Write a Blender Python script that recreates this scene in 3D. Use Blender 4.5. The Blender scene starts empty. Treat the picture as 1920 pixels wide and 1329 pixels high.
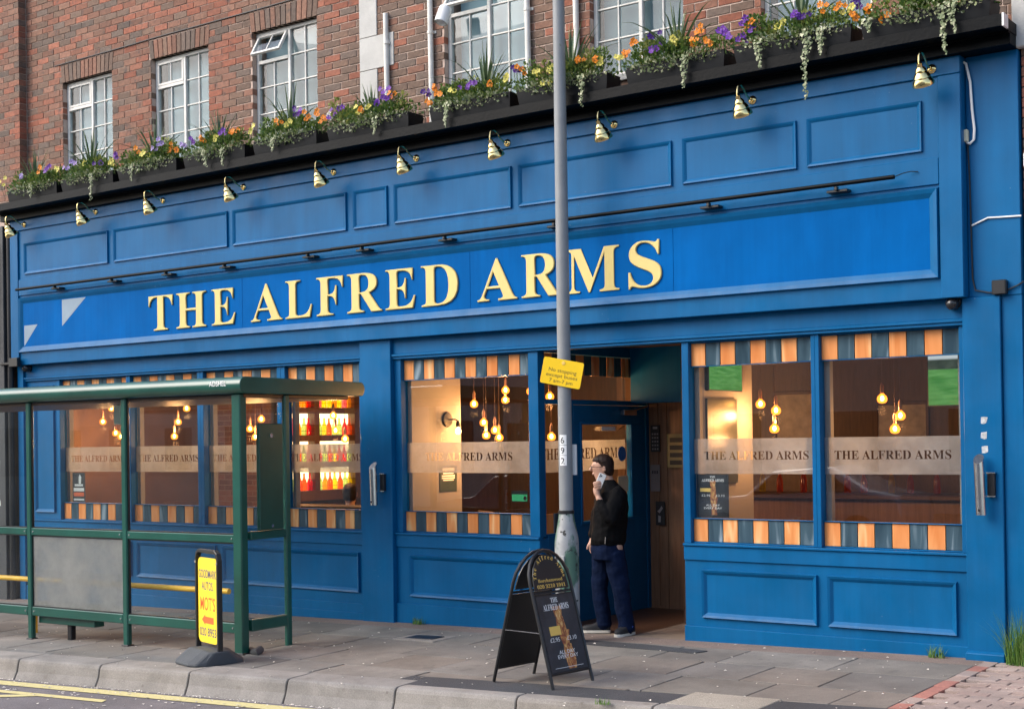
import bpy, bmesh, math, random
from mathutils import Vector, Matrix
random.seed(7)
R = math.radians
scene = bpy.context.scene
COL = scene.collection

# ------------------------------------------------------------ camera
cam = bpy.data.cameras.new('camera')
camo = bpy.data.objects.new('camera', cam); COL.objects.link(camo)
YAW, PITCH, ROLL, FPX = -.638, .008, -.015, 2629.25
cyw, syw, cp, sp = math.cos(YAW), math.sin(YAW), math.cos(PITCH), math.sin(PITCH)
fw = Vector((syw*cp, cyw*cp, sp)); rt = Vector((cyw, -syw, 0)); upv = rt.cross(fw)
r2 = math.cos(ROLL)*rt + math.sin(ROLL)*upv
u2 = -math.sin(ROLL)*rt + math.cos(ROLL)*upv
m4 = Matrix((r2, u2, -fw)).transposed().to_4x4()
m4.translation = Vector((0, -10.398, 1.722))
camo.matrix_world = m4
cam.sensor_width = 36; cam.lens = FPX/1920*36
cam.shift_y = (800-664.5)/1920
cam.clip_end = 2000
scene.camera = camo

# ------------------------------------------------------------ sky, sun, exposure
SUN_DIR = Vector((-.52, -.56, .60)).normalized()      # towards the sun
world = bpy.data.worlds.new('World'); scene.world = world; world.use_nodes = True
wn = world.node_tree.nodes; wl = world.node_tree.links
bg = wn['Background']
sky = wn.new('ShaderNodeTexSky'); sky.sky_type = 'NISHITA'; sky.sun_disc = False
sky.sun_elevation = math.asin(SUN_DIR.z)
sky.sun_rotation = math.atan2(SUN_DIR.x, SUN_DIR.y)
sky.air_density = 1.0; sky.dust_density = 2.5; sky.ozone_density = 1.0
wl.new(sky.outputs[0], bg.inputs[0]); bg.inputs[1].default_value = 0.14
sl = bpy.data.lights.new('sun', 'SUN'); sl.energy = .95; sl.angle = R(45); sl.color = (1, .97, .92)
so = bpy.data.objects.new('sun', sl); COL.objects.link(so)
so.rotation_euler = SUN_DIR.to_track_quat('Z', 'Y').to_euler()
scene.view_settings.view_transform = 'Standard'; scene.view_settings.look = 'None'
scene.view_settings.exposure = 1.3; scene.view_settings.gamma = 1
scene.cycles.max_bounces = 8; scene.cycles.transparent_max_bounces = 24
scene.cycles.use_light_tree = True
try: scene.cycles.use_denoising = True
except Exception: pass

# ------------------------------------------------------------ materials
class NT:
    def __init__(s, name):
        s.m = bpy.data.materials.new(name); s.m.use_nodes = True
        s.n = s.m.node_tree.nodes; s.l = s.m.node_tree.links
        s.b = s.n['Principled BSDF']; s.out = s.n['Material Output']
    def new(s, t, **k):
        n = s.n.new(t)
        for a, v in k.items(): setattr(n, a, v)
        return n
    def link(s, a, b): s.l.new(a, b)
    def coord(s, scale=(1, 1, 1), kind='Object', rnd=False):
        tc = s.new('ShaderNodeTexCoord'); mp = s.new('ShaderNodeMapping')
        s.link(tc.outputs[kind], mp.inputs[0]); mp.inputs['Scale'].default_value = scale
        if rnd:
            oi = s.new('ShaderNodeObjectInfo'); mu = s.new('ShaderNodeMath', operation='MULTIPLY'); mu.inputs[1].default_value = 37
            s.link(oi.outputs['Random'], mu.inputs[0]); cb = s.new('ShaderNodeCombineXYZ')
            for i in range(3): s.link(mu.outputs[0], cb.inputs[i])
            s.link(cb.outputs[0], mp.inputs['Location'])
        return mp.outputs[0]
    def noise(s, vec, scale, detail=4, rough=.55, dist=0):
        n = s.new('ShaderNodeTexNoise'); s.link(vec, n.inputs['Vector'])
        n.inputs['Scale'].default_value = scale; n.inputs['Detail'].default_value = detail
        n.inputs['Roughness'].default_value = rough; n.inputs['Distortion'].default_value = dist
        return n.outputs['Fac']
    def ramp(s, fac, stops):
        r = s.new('ShaderNodeValToRGB'); s.link(fac, r.inputs[0])
        e = r.color_ramp.elements
        while len(e) < len(stops): e.new(.5)
        for x, (p, c) in zip(e, stops): x.position = p; x.color = (*c, 1) if len(c) == 3 else c
        return r.outputs[0]
    def mix(s, a, b, fac, mode='MIX'):
        x = s.new('ShaderNodeMix', data_type='RGBA', blend_type=mode)
        for sock, v in ((x.inputs[0], fac), (x.inputs[6], a), (x.inputs[7], b)):
            if hasattr(v, 'is_linked'): s.link(v, sock)
            elif isinstance(v, (int, float)): sock.default_value = v
            else: sock.default_value = (*v, 1)
        return x.outputs[2]
    def bump(s, h, strength, dist=.01):
        b = s.new('ShaderNodeBump'); s.link(h, b.inputs['Height'])
        b.inputs['Strength'].default_value = strength; b.inputs['Distance'].default_value = dist
        s.link(b.outputs[0], s.b.inputs['Normal'])

def sc(c, k): return tuple(min(1, x*k) for x in c)
def pm(name, base, rough=.5, metal=0, var=.15, scale=3, bump=0, bscale=60, spec=.5, rnd=0, sv=(1, 1, 1), coat=0):
    t = NT(name); v = t.coord(sv)
    f = t.noise(v, scale, 6, .6)
    col = t.ramp(f, [(.25, sc(base, 1-var)), (.75, sc(base, 1+var))])
    if rnd:
        oi = t.new('ShaderNodeObjectInfo'); rp = t.ramp(oi.outputs['Random'], [(0, (1-rnd,)*3), (1, (1+rnd,)*3)])
        col = t.mix(col, rp, 1.0, 'MULTIPLY')
    t.link(col, t.b.inputs['Base Color'])
    t.b.inputs['Roughness'].default_value = rough; t.b.inputs['Metallic'].default_value = metal
    t.b.inputs['Specular IOR Level'].default_value = spec
    if coat: t.b.inputs['Coat Weight'].default_value = coat; t.b.inputs['Coat Roughness'].default_value = .15
    if bump: t.bump(t.noise(v, bscale, 5), bump)
    return t.m

def paint_blue(name, base, rough=.36, chips=True):
    t = NT(name); v = t.coord()
    f = t.noise(v, 1.3, 6, .6)
    col = t.ramp(f, [(.3, sc(base, .86)), (.7, sc(base, 1.12))])
    big = t.noise(t.coord((1.5, 1.5, .35)), 4, 5)
    col = t.mix(col, sc(base, 1.35), t.ramp(big, [(.52, (0, 0, 0)), (.8, (.5, .5, .5))]))
    st_ = t.noise(t.coord((22, 22, .5)), 1.0, 4, .6)
    col = t.mix(col, t.ramp(st_, [(.3, (.95,)*3), (.7, (1.05,)*3)]), 1.0, 'MULTIPLY')
    if chips:
        ch = t.noise(v, 38, 3, .5); pl = t.noise(v, 2.2, 3)
        a = t.ramp(ch, [(.70, (0, 0, 0)), (.74, (1, 1, 1))]); b = t.ramp(pl, [(.60, (0, 0, 0)), (.68, (.6, .6, .6))])
        col = t.mix(col, (.28, .36, .44), t.mix(a, b, 1.0, 'MULTIPLY'))
    t.link(col, t.b.inputs['Base Color'])
    t.b.inputs['Specular IOR Level'].default_value = .16 if chips else .03
    rr = t.ramp(t.noise(v, 5, 5), [(.3, (rough-.07,)*3), (.7, (rough+.12,)*3)])
    t.link(rr, t.b.inputs['Roughness'])
    t.bump(t.noise(t.coord((3, 3, 1)), 7, 7, .65), .22, .004)
    return t.m

M = {}
M['blue'] = paint_blue('blue_paint', (.002, .099, .250))
M['sign_blue'] = paint_blue('sign_blue', (.0, .098, .33), .5, False)
M['black_paint'] = pm('black_paint', (.0015, .0022, .003), .42, var=.5, scale=6, bump=.15, bscale=30, spec=.1)
M['planter'] = pm('planter_plastic', (.006, .007, .0085), .5, var=.3, scale=8, spec=.15)
M['gold'] = pm('gold_letter', (.70, .535, .18), .38, var=.08, scale=6)
M['gold_edge_shade'] = pm('gold_edge_shade', (.40, .22, .05), .4, var=.2, scale=10)  # darker gold: shade of carved edges put into the letter sides
M['brass'] = pm('brass', (.83, .63, .28), .16, 1, var=.12, scale=12)
M['dark_metal'] = pm('dark_metal', (.02, .02, .022), .4, .3, var=.3)
M['chrome'] = pm('steel', (.62, .63, .64), .22, 1, var=.1, scale=10)
M['white_paint'] = pm('white_window_paint', (.62, .60, .55), .5, var=.14, scale=9, bump=.3, bscale=40)
M['concrete'] = pm('concrete', (.46, .45, .42), .85, var=.14, scale=5, bump=.3, bscale=60)
M['mortar'] = pm('mortar', (.50, .375, .305), .95, var=.2, scale=8, bump=.5, bscale=90)
M['cream'] = pm('cream_wall', (.24, .22, .20), .7, var=.08, scale=2)
M['dark_wood'] = pm('dark_wood', (.075, .035, .018), .45, var=.35, scale=6, sv=(6, 6, .6), bump=.1, bscale=20)
M['panel_wood'] = pm('panelled_wood', (.20, .105, .055), .5, var=.35, scale=4, sv=(9, 9, .5), bump=.1, bscale=20)
M['dark_room'] = pm('dark_interior', (.13, .065, .035), .7, var=.3, scale=1.5)
M['black'] = pm('black_plastic', (.012, .012, .013), .38, var=.2)
M['dark_wall'] = pm('dark_grey_render', (.03, .032, .036), .6, var=.3, scale=3, bump=.3)
M['green'] = pm('green_enamel', (.009, .078, .056), .3, var=.25, scale=2.5, bump=.06, bscale=20, coat=.3)
M['green_dark'] = pm('green_case', (.009, .06, .042), .35, var=.2, scale=3)
M['yellow_tube'] = pm('yellow_tube', (.85, .46, .02), .4, var=.15, scale=6)
M['grey_pole'] = None
M['white'] = pm('white_plastic', (.75, .75, .73), .45, var=.06)
M['rubber'] = pm('grey_rubber', (.055, .062, .07), .7, var=.2, scale=6, bump=.3, bscale=120)
M['sign_yellow'] = pm('sign_yellow', (.86, .55, .005), .4, var=.06, scale=5)
M['board_yellow'] = pm('board_yellow', (.90, .66, .03), .45, var=.06, scale=5)
M['ink_black'] = pm('black_print', (.02, .02, .02), .6, var=.1)
M['ink_navy'] = pm('navy_print', (.05, .05, .16), .6, var=.1)
M['ink_red'] = pm('red_print', (.80, .13, .02), .6, var=.1)
M['ink_white'] = pm('white_print', (.8, .8, .78), .6, var=.05)
M['ink_gold'] = pm('gold_print', (.80, .53, .12), .5, var=.1)
M['asphalt'] = None
M['sticker_grey'] = pm('weathered_paper', (.40, .42, .43), .7, var=.45, scale=45)

def m_asphalt(name, base, speck):
    t = NT(name); v = t.coord()
    a = t.noise(v, 160, 3, .6); b = t.noise(v, 1.2, 6, .6)
    col = t.ramp(a, [(.35, sc(base, .6)), (.55, base), (.75, speck)])
    col = t.mix(col, t.ramp(b, [(.3, (.72,)*3), (.7, (1.2,)*3)]), 1.0, 'MULTIPLY')
    t.link(col, t.b.inputs['Base Color']); t.b.inputs['Roughness'].default_value = .9
    t.bump(a, .6, .006); return t.m
M['asphalt'] = m_asphalt('asphalt', (.175, .155, .158), (.30, .275, .27))
M['tarmac'] = m_asphalt('tarmac_patch', (.05, .052, .058), (.11, .11, .115))
M['brown_tarmac'] = m_asphalt('brown_tarmac', (.23, .17, .14), (.30, .24, .20))

def m_slab(name, cols, stain=(.10, .095, .085), sp=.9):
    t = NT(name); oi = t.new('ShaderNodeObjectInfo')
    k = len(cols); base = t.ramp(oi.outputs['Random'], [(i/max(1, k-1), c) for i, c in enumerate(cols)])
    v = t.coord(rnd=False)
    f = t.noise(v, 2.2, 8, .65)
    col = t.mix(base, t.ramp(f, [(.28, (.66,)*3), (.72, (1.22,)*3)]), 1.0, 'MULTIPLY')
    g = t.noise(v, 110, 3, .6)
    col = t.mix(col, t.ramp(g, [(.3, (.8,)*3), (.7, (1.15,)*3)]), 1.0, 'MULTIPLY')
    s = t.noise(t.coord((1, 1, 1)), 7, 3)
    col = t.mix(col, stain, t.ramp(s, [(.62, (0, 0, 0)), (.72, (.55, .55, .55))]))
    vo = t.new('ShaderNodeTexVoronoi'); vo.inputs['Scale'].default_value = 5; t.link(v, vo.inputs['Vector'])
    col = t.mix(col, sc(stain, .8), t.ramp(vo.outputs['Distance'], [(.05, (.6, .6, .6)), (.075, (0, 0, 0))]))
    t.link(col, t.b.inputs['Base Color']); t.b.inputs['Roughness'].default_value = sp
    t.bump(g, .35, .004); return t.m
M['slab'] = m_slab('paving_slab', [(.15, .138, .12), (.19, .175, .155), (.175, .152, .13), (.135, .13, .122), (.215, .195, .172), (.165, .16, .15)])
M['kerb'] = m_slab('kerb_concrete', [(.245, .22, .195), (.285, .26, .23), (.23, .215, .20)], (.15, .13, .11))
M['paver'] = m_slab('brick_paver', [(.33, .245, .215), (.36, .28, .245), (.31, .25, .225), (.34, .25, .21)], (.13, .10, .09))
M['red_paver'] = m_slab('red_paver', [(.36, .155, .12), (.33, .145, .115)], (.2, .1, .08))
M['cover_pale'] = m_asphalt('pale_aggregate', (.36, .32, .26), (.55, .50, .42))

def m_brick():
    t = NT('facing_brick'); at = t.new('ShaderNodeVertexColor', layer_name='Col')
    v = t.coord(); f = t.noise(v, 28, 6, .65); g = t.noise(v, 9, 4)
    col = t.mix(at.outputs[0], t.ramp(f, [(.28, (.6,)*3), (.7, (1.25,)*3)]), 1.0, 'MULTIPLY')
    col = t.mix(col, (.07, .055, .05), t.ramp(g, [(.6, (0, 0, 0)), (.72, (.75, .75, .75))]))
    w = t.noise(v, 60, 3)
    col = t.mix(col, (.42, .33, .28), t.ramp(w, [(.66, (0, 0, 0)), (.76, (.4, .4, .4))]))
    t.link(col, t.b.inputs['Base Color']); t.b.inputs['Roughness'].default_value = .88
    t.bump(f, .45, .006); return t.m
M['brick'] = m_brick()

def m_tile(name, c0, c1, c2):
    t = NT(name); v = t.coord((6, 6, .9), rnd=True)
    f = t.noise(v, 1.4, 2, .4, 1.1)
    col = t.ramp(f, [(.34, c0), (.58, c1), (.74, c2)])
    t.link(col, t.b.inputs['Base Color']); t.b.inputs['Roughness'].default_value = .18
    t.bump(f, .1, .004); return t.m
M['tile_o'] = m_tile('orange_glass_tile', (.62, .21, .06), (.74, .31, .11), (.80, .56, .28))
M['tile_b'] = m_tile('teal_glass_tile', (.025, .052, .072), (.055, .098, .125), (.26, .33, .37))

def m_glass(name, tint=(1, 1, 1), haze=0., hcol=(.6, .65, .65), ior=1.5, rough=0.0):
    t = NT(name); t.n.remove(t.b)
    tr = t.new('ShaderNodeBsdfTransparent'); tr.inputs[0].default_value = (*tint, 1)
    gl = t.new('ShaderNodeBsdfGlossy'); gl.inputs['Roughness'].default_value = rough
    fr = t.new('ShaderNodeFresnel'); ge = t.new('ShaderNodeNewGeometry'); mr = t.new('ShaderNodeMapRange')
    mr.inputs['To Min'].default_value = ior; mr.inputs['To Max'].default_value = 1/ior
    t.link(ge.outputs['Backfacing'], mr.inputs['Value']); t.link(mr.outputs[0], fr.inputs[0])
    mx = t.new('ShaderNodeMixShader'); t.link(fr.outputs[0], mx.inputs[0]); t.link(tr.outputs[0], mx.inputs[1]); t.link(gl.outputs[0], mx.inputs[2])
    o = mx.outputs[0]
    if haze:
        df = t.new('ShaderNodeBsdfDiffuse'); df.inputs[0].default_value = (*hcol, 1)
        tl = t.new('ShaderNodeBsdfTranslucent'); tl.inputs[0].default_value = (*hcol, 1)
        m2 = t.new('ShaderNodeMixShader'); m2.inputs[0].default_value = .5; t.link(df.outputs[0], m2.inputs[1]); t.link(tl.outputs[0], m2.inputs[2])
        nz = t.ramp(t.noise(t.coord(), 2.5, 6, .65), [(.3, (haze*.55,)*3), (.7, (min(1, haze*1.4),)*3)])
        m3 = t.new('ShaderNodeMixShader'); t.link(nz, m3.inputs[0]); t.link(o, m3.inputs[1]); t.link(m2.outputs[0], m3.inputs[2]); o = m3.outputs[0]
    t.link(o, t.out.inputs[0]); return t.m
M['glass'] = m_glass('window_glass', (.93, .95, .95), ior=1.72)
M['glass_upper'] = m_glass('upper_window_glass', (.93, .95, .95), ior=1.42)
M['glass_shelter'] = m_glass('scuffed_shelter_glass', (.96, .985, .98), .014, ior=1.24)
M['glass_frost'] = m_glass('clouded_shelter_panel', (.8, .85, .82), .72, (.42, .43, .41), rough=.2)
M['frost'] = m_glass('frosted_film', (.95, .92, .9), .88, (.42, .45, .48), rough=.3)
M['amber_halo_glass'] = None

def m_emit(name, col, strength, base=None, mixv=None):
    t = NT(name); t.b.inputs['Base Color'].default_value = (*(base or col), 1)
    t.b.inputs['Emission Color'].default_value = (*col, 1); t.b.inputs['Emission Strength'].default_value = strength
    t.b.inputs['Roughness'].default_value = .4
    return t.m
M['filament'] = m_emit('glowing_filament', (1, .62, .22), 75)
def m_amber():
    t = NT('amber_bulb_halo_glass'); t.n.remove(t.b)
    tr = t.new('ShaderNodeBsdfTransparent'); tr.inputs[0].default_value = (1, .72, .36, 1)
    em = t.new('ShaderNodeEmission'); em.inputs[0].default_value = (1, .25, .025, 1); em.inputs[1].default_value = 2.4  # orange emission paints the bulb's halo into its amber globe
    mx = t.new('ShaderNodeMixShader'); mx.inputs[0].default_value = .5
    t.link(tr.outputs[0], mx.inputs[1]); t.link(em.outputs[0], mx.inputs[2]); t.link(mx.outputs[0], t.out.inputs[0]); return t.m
M['amber_halo_glass'] = m_amber()
M['backlight'] = m_emit('warm_backlight', (1, .80, .42), 1.5)
def m_screen(name, seed):
    t = NT(name); v = t.coord((1, 1, 1), 'Generated')
    sx = t.new('ShaderNodeSeparateXYZ'); t.link(v, sx.inputs[0])
    n = t.noise(t.coord((1, 1, 5), 'Generated'), 2+seed, 2)
    green = t.ramp(n, [(.35, (.035, .19, .03)), (.65, (.11, .31, .08))])
    sky_ = t.mix(t.ramp(t.noise(t.coord((2, 2, 2), 'Generated'), 2.5, 4), [(.4, (.015, .03, .02)), (.6, (.05, .07, .05))]), (.5, .55, .58), t.ramp(sx.outputs[2], [(.84, (0, 0, 0)), (.88, (1, 1, 1))]))
    col = t.mix(green, sky_, t.ramp(sx.outputs[2], [(.66, (0, 0, 0)), (.68, (1, 1, 1))]))
    t.link(col, t.b.inputs['Emission Color']); t.b.inputs['Emission Strength'].default_value = .5
    t.b.inputs['Base Color'].default_value = (.01, .01, .01, 1); t.b.inputs['Roughness'].default_value = .2; return t.m
M['screen'] = m_screen('television_picture', 1)

def m_pole():
    t = NT('galvanised_grey_pole'); v = t.coord()
    f = t.noise(v, 4, 6); g = t.noise(t.coord((1, 1, .6)), 5, 5)
    col = t.ramp(f, [(.3, (.27, .28, .28)), (.7, (.42, .43, .43))])
    col = t.mix(col, (.035, .13, .075), t.ramp(g, [(.50, (0, 0, 0)), (.56, (.85, .85, .85))]))
    ch = t.noise(v, 14, 3); col = t.mix(col, (.04, .04, .04), t.ramp(ch, [(.62, (0, 0, 0)), (.64, (1, 1, 1))]))
    t.link(col, t.b.inputs['Base Color']); t.b.inputs['Roughness'].default_value = .55; t.b.inputs['Metallic'].default_value = .25
    t.bump(f, .2); return t.m
M['pole_base'] = m_pole()
M['grey_pole'] = pm('grey_pole_paint', (.225, .235, .24), .55, .0, var=.12, scale=5, bump=.1)
def m_leaf(name, c0, c1, edge=None):
    t = NT(name); at = t.new('ShaderNodeNewGeometry')
    col = t.ramp(at.outputs['Random Per Island'], [(0, c0), (.6, c1), (1, edge or sc(c1, 1.3))])
    t.link(col, t.b.inputs['Base Color']); t.b.inputs['Roughness'].default_value = .5
    t.b.inputs['Transmission Weight'].default_value = 0
    tl = t.new('ShaderNodeBsdfTranslucent'); t.link(col, tl.inputs[0])
    mx = t.new('ShaderNodeMixShader'); mx.inputs[0].default_value = .25
    t.link(t.b.outputs[0], mx.inputs[1]); t.link(tl.outputs[0], mx.inputs[2]); t.link(mx.outputs[0], t.out.inputs[0]); return t.m
M['leaf'] = m_leaf('pansy_leaf', (.045, .105, .02), (.11, .185, .035), (.20, .27, .06))
M['leaf_light'] = m_leaf('pale_shrub_leaf', (.13, .18, .03), (.25, .29, .06), (.36, .37, .11))
M['ivy'] = m_leaf('variegated_ivy_leaf', (.09, .14, .05), (.25, .29, .14), (.55, .55, .36))
M['spike'] = m_leaf('spiky_leaf', (.025, .06, .035), (.06, .11, .05), (.13, .18, .06))
M['grass'] = m_leaf('weed_grass', (.06, .15, .02), (.12, .24, .04), (.22, .30, .08))
FC = {'o': (.85, .27, .01), 'y': (.80, .72, .16), 'p': (.20, .055, .42), 'v': (.075, .02, .21), 'l': (.40, .30, .62), 'w': (.72, .70, .62)}
FN = {'o': 'orange', 'y': 'pale yellow', 'p': 'purple', 'v': 'deep violet', 'l': 'lilac', 'w': 'white'}
for k, c in FC.items(): M['petal_'+k] = m_leaf('petal_'+FN[k].replace(' ', '_'), sc(c, .8), c, sc(c, 1.15))
M['pollen'] = pm('pansy_eye', (.08, .03, .02), .6)

# ------------------------------------------------------------ mesh helpers
class MB:
    def __init__(s): s.v = []; s.f = []; s.c = []; s.mi = []
    def add(s, vs, fs, col=None, mi=0):
        o = len(s.v); s.v += [tuple(v) for v in vs]
        for f in fs: s.f.append(tuple(i+o for i in f)); s.c.append(col); s.mi.append(mi)
        return s
    def box(s, x0, x1, y0, y1, z0, z1, col=None, mi=0):
        v = [(x0, y0, z0), (x1, y0, z0), (x1, y1, z0), (x0, y1, z0), (x0, y0, z1), (x1, y0, z1), (x1, y1, z1), (x0, y1, z1)]
        return s.add(v, [(0, 3, 2, 1), (4, 5, 6, 7), (0, 1, 5, 4), (1, 2, 6, 5), (2, 3, 7, 6), (3, 0, 4, 7)], col, mi)
    def hexa(s, bot, top, col=None):     # two quads (4 pts each)
        return s.add(list(bot)+list(top), [(3, 2, 1, 0), (4, 5, 6, 7), (0, 1, 5, 4), (1, 2, 6, 5), (2, 3, 7, 6), (3, 0, 4, 7)], col)
    def prism(s, poly, fn0, fn1, col=None):
        n = len(poly); a = [fn0(p) for p in poly]; b = [fn1(p) for p in poly]
        return s.add(a+b, [tuple(reversed(range(n))), tuple(range(n, 2*n))]+[(i, (i+1) % n, n+(i+1) % n, n+i) for i in range(n)], col)
    def tube(s, pts, rad, n=8, cap=True):
        pts = [Vector(p) for p in pts]; rr = rad if isinstance(rad, (list, tuple)) else [rad]*len(pts)
        o = len(s.v); prev = None
        for i, p in enumerate(pts):
            d = (pts[min(i+1, len(pts)-1)]-pts[max(i-1, 0)]).normalized()
            a = prev if prev is not None else (Vector((0, 0, 1)) if abs(d.z) < .9 else Vector((1, 0, 0)))
            x = (a-d*a.dot(d)).normalized(); y = d.cross(x); prev = x
            for k in range(n):
                t = 2*math.pi*k/n; s.v.append(tuple(p+(x*math.cos(t)+y*math.sin(t))*rr[i]))
        for i in range(len(pts)-1):
            for k in range(n):
                s.f.append((o+i*n+k, o+i*n+(k+1) % n, o+(i+1)*n+(k+1) % n, o+(i+1)*n+k)); s.c.append(None); s.mi.append(0)
        if cap:
            s.f.append(tuple(o+k for k in reversed(range(n)))); s.c.append(None); s.mi.append(0)
            s.f.append(tuple(o+(len(pts)-1)*n+k for k in range(n))); s.c.append(None); s.mi.append(0)
        return s
    def lathe(s, prof, o=(0, 0, 0), axis=(0, 0, 1), n=14):
        ax = Vector(axis).normalized(); o = Vector(o)
        return s.tube_rings([(o+ax*h, r) for r, h in prof], ax, n)
    def tube_rings(s, rings, ax, n):
        a = Vector((0, 0, 1)) if abs(ax.z) < .9 else Vector((1, 0, 0))
        x = (a-ax*a.dot(ax)).normalized(); y = ax.cross(x); b = len(s.v)
        for c, r in rings:
            for k in range(n):
                t = 2*math.pi*k/n; s.v.append(tuple(c+(x*math.cos(t)+y*math.sin(t))*max(r, 1e-4)))
        for i in range(len(rings)-1):
            for k in range(n):
                s.f.append((b+i*n+k, b+i*n+(k+1) % n, b+(i+1)*n+(k+1) % n, b+(i+1)*n+k)); s.c.append(None); s.mi.append(0)
        return s
    def loft(s, rings, close=True):      # rings: lists of points with the same count
        b = len(s.v); n = len(rings[0])
        for r in rings: s.v += [tuple(p) for p in r]
        for i in range(len(rings)-1):
            for k in range(n):
                s.f.append((b+i*n+k, b+i*n+(k+1) % n, b+(i+1)*n+(k+1) % n, b+(i+1)*n+k)); s.c.append(None); s.mi.append(0)
        if close:
            s.f.append(tuple(b+k for k in reversed(range(n)))); s.c.append(None); s.mi.append(0)
            s.f.append(tuple(b+(len(rings)-1)*n+k for k in range(n))); s.c.append(None); s.mi.append(0)
        return s
    def frame(s, x0, x1, z0, z1, w, y0, y1):     # rectangular ring in the XZ plane
        s.box(x0, x1, y0, y1, z0, z0+w); s.box(x0, x1, y0, y1, z1-w, z1)
        s.box(x0, x0+w, y0, y1, z0+w, z1-w); return s.box(x1-w, x1, y0, y1, z0+w, z1-w)
    def bead(s, x0, x1, z0, z1, w, yb, yf, inner=None):
        """mitred moulding: outer edge at yb, crest at yf, inner edge at inner"""
        inner = yb if inner is None else inner
        def rect(d, y): return [(x0+d, y, z0+d), (x1-d, y, z0+d), (x1-d, y, z1-d), (x0+d, y, z1-d)]
        r = [rect(0, yb), rect(w*.12, yf), rect(w*.5, yf-.25*(yf-yb)), rect(w, inner)]
        b = len(s.v)
        for q in r: s.v += q
        for i in range(3):
            for k in range(4):
                s.f.append((b+i*4+k, b+i*4+(k+1) % 4, b+i*4+4+(k+1) % 4, b+i*4+4+k)); s.c.append(None); s.mi.append(0)
        return s
    def mesh(s, name, bevel=0, smooth=False, mats=()):
        me = bpy.data.meshes.new(name); me.from_pydata(s.v, [], s.f)
        for m in mats: me.materials.append(m)
        if any(s.mi): me.polygons.foreach_set('material_index', s.mi)
        if any(c is not None for c in s.c):
            at = me.color_attributes.new('Col', 'FLOAT_COLOR', 'CORNER')
            i = 0
            for p, c in zip(me.polygons, s.c):
                for _ in range(p.loop_total):
                    at.data[i].color = (*(c or (.3, .2, .15)), 1); i += 1
        if bevel or smooth:
            bm = bmesh.new(); bm.from_mesh(me)
            bmesh.ops.recalc_face_normals(bm, faces=bm.faces)
            if bevel:
                ed = [e for e in bm.edges if len(e.link_faces) == 2 and e.calc_face_angle(0) > .5]
                bmesh.ops.bevel(bm, geom=ed, offset=bevel, segments=1, affect='EDGES', clamp_overlap=True)
            bm.to_mesh(me); bm.free()
        if smooth: 
            me.polygons.foreach_set('use_smooth', [True]*len(me.polygons))
            me.set_sharp_from_angle(angle=R(40))
        me.update(); return me

WL = {}
def wloc(o):
    p = Vector((0, 0, 0))
    while o is not None: p += WL.get(o.name, Vector((0, 0, 0))); o = o.parent
    return p
def obj(name, data, parent=None, mat=None, world=True):
    """link one mesh; with world=True the vertices are in scene coordinates"""
    me = data if isinstance(data, bpy.types.Mesh) else data.mesh(name)
    if mat is not None and len(me.materials) == 0: me.materials.append(M[mat] if isinstance(mat, str) else mat)
    o = bpy.data.objects.new(name, me); COL.objects.link(o)
    if parent is not None:
        o.parent = parent
        if world:
            o.location = -wloc(parent); WL[o.name] = Vector(o.location)
    return o
def tag(o, label, cat, group=None):
    o['label'] = label; o['category'] = cat
    if group: o['group'] = group
    return o
def thing(name, label, cat, loc=(0, 0, 0), rotz=0, group=None):
    o = bpy.data.objects.new(name, None); COL.objects.link(o); o.empty_display_size = .1
    o.location = loc; o.rotation_euler = (0, 0, rotz); WL[o.name] = Vector(loc)
    return tag(o, label, cat, group)
def structure(o): o['kind'] = 'structure'; return o
def stuff(o): o['kind'] = 'stuff'; return o
def dup(root, loc=None, rotz=None, label=None):
    r = root.copy(); COL.objects.link(r)
    if loc is not None: r.location = loc
    if rotz is not None: r.rotation_euler = (0, 0, rotz)
    if label: r['label'] = label
    for ch in list(root.children):
        c = ch.copy(); COL.objects.link(c); c.parent = r
        for gch in ch.children:
            d = gch.copy(); COL.objects.link(d); d.parent = c
    return r
def serif(t):
    o = ''
    for c in t:
        if 'A' <= c <= 'Z': o += chr(0x1D400+ord(c)-65)
        elif 'a' <= c <= 'z': o += chr(0x1D41A+ord(c)-97)
        elif '0' <= c <= '9': o += chr(0x1D7CE+ord(c)-48)
        else: o += c
    return o
def text_data(body, extrude=0, bevel=0, off=0):
    c = bpy.data.curves.new('lettering', 'FONT'); c.body = body; c.size = 1; c.extrude = extrude; c.bevel_depth = bevel
    c.bevel_resolution = 0; c.resolution_u = 5; c.offset = off
    o = bpy.data.objects.new('lettering', c); COL.objects.link(o)
    return o
def text_mesh(body, fn, width=None, height=None, x0=0, y0=0, center=True, extrude=0, bevel=0, name='lettering'):
    """flat lettering scaled to width/height, then placed by fn(x, y, z)"""
    o = text_data(body, extrude, bevel, .006 if body.isascii() else 0); dg = bpy.context.evaluated_depsgraph_get()
    me = bpy.data.meshes.new_from_object(o.evaluated_get(dg)); cd = o.data
    bpy.data.objects.remove(o); bpy.data.curves.remove(cd)
    xs = [v.co.x for v in me.vertices]; ys = [v.co.y for v in me.vertices]
    w, h = max(xs)-min(xs), max(ys)-min(ys)
    ky = height/h if height else width/w; kx = width/w if width else ky
    cx = (min(xs)+max(xs))/2 if center else min(xs)
    for v in me.vertices:
        v.co = Vector(fn(x0+(v.co.x-cx)*kx, y0+(v.co.y-min(ys))*ky, v.co.z))
    me.materials.clear(); me.name = name
    return me
def g(x, y): return .0187*(x+5.75)+.02*min(y, 0)      # pavement surface
def rnd(a, b): return random.uniform(a, b)

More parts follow.
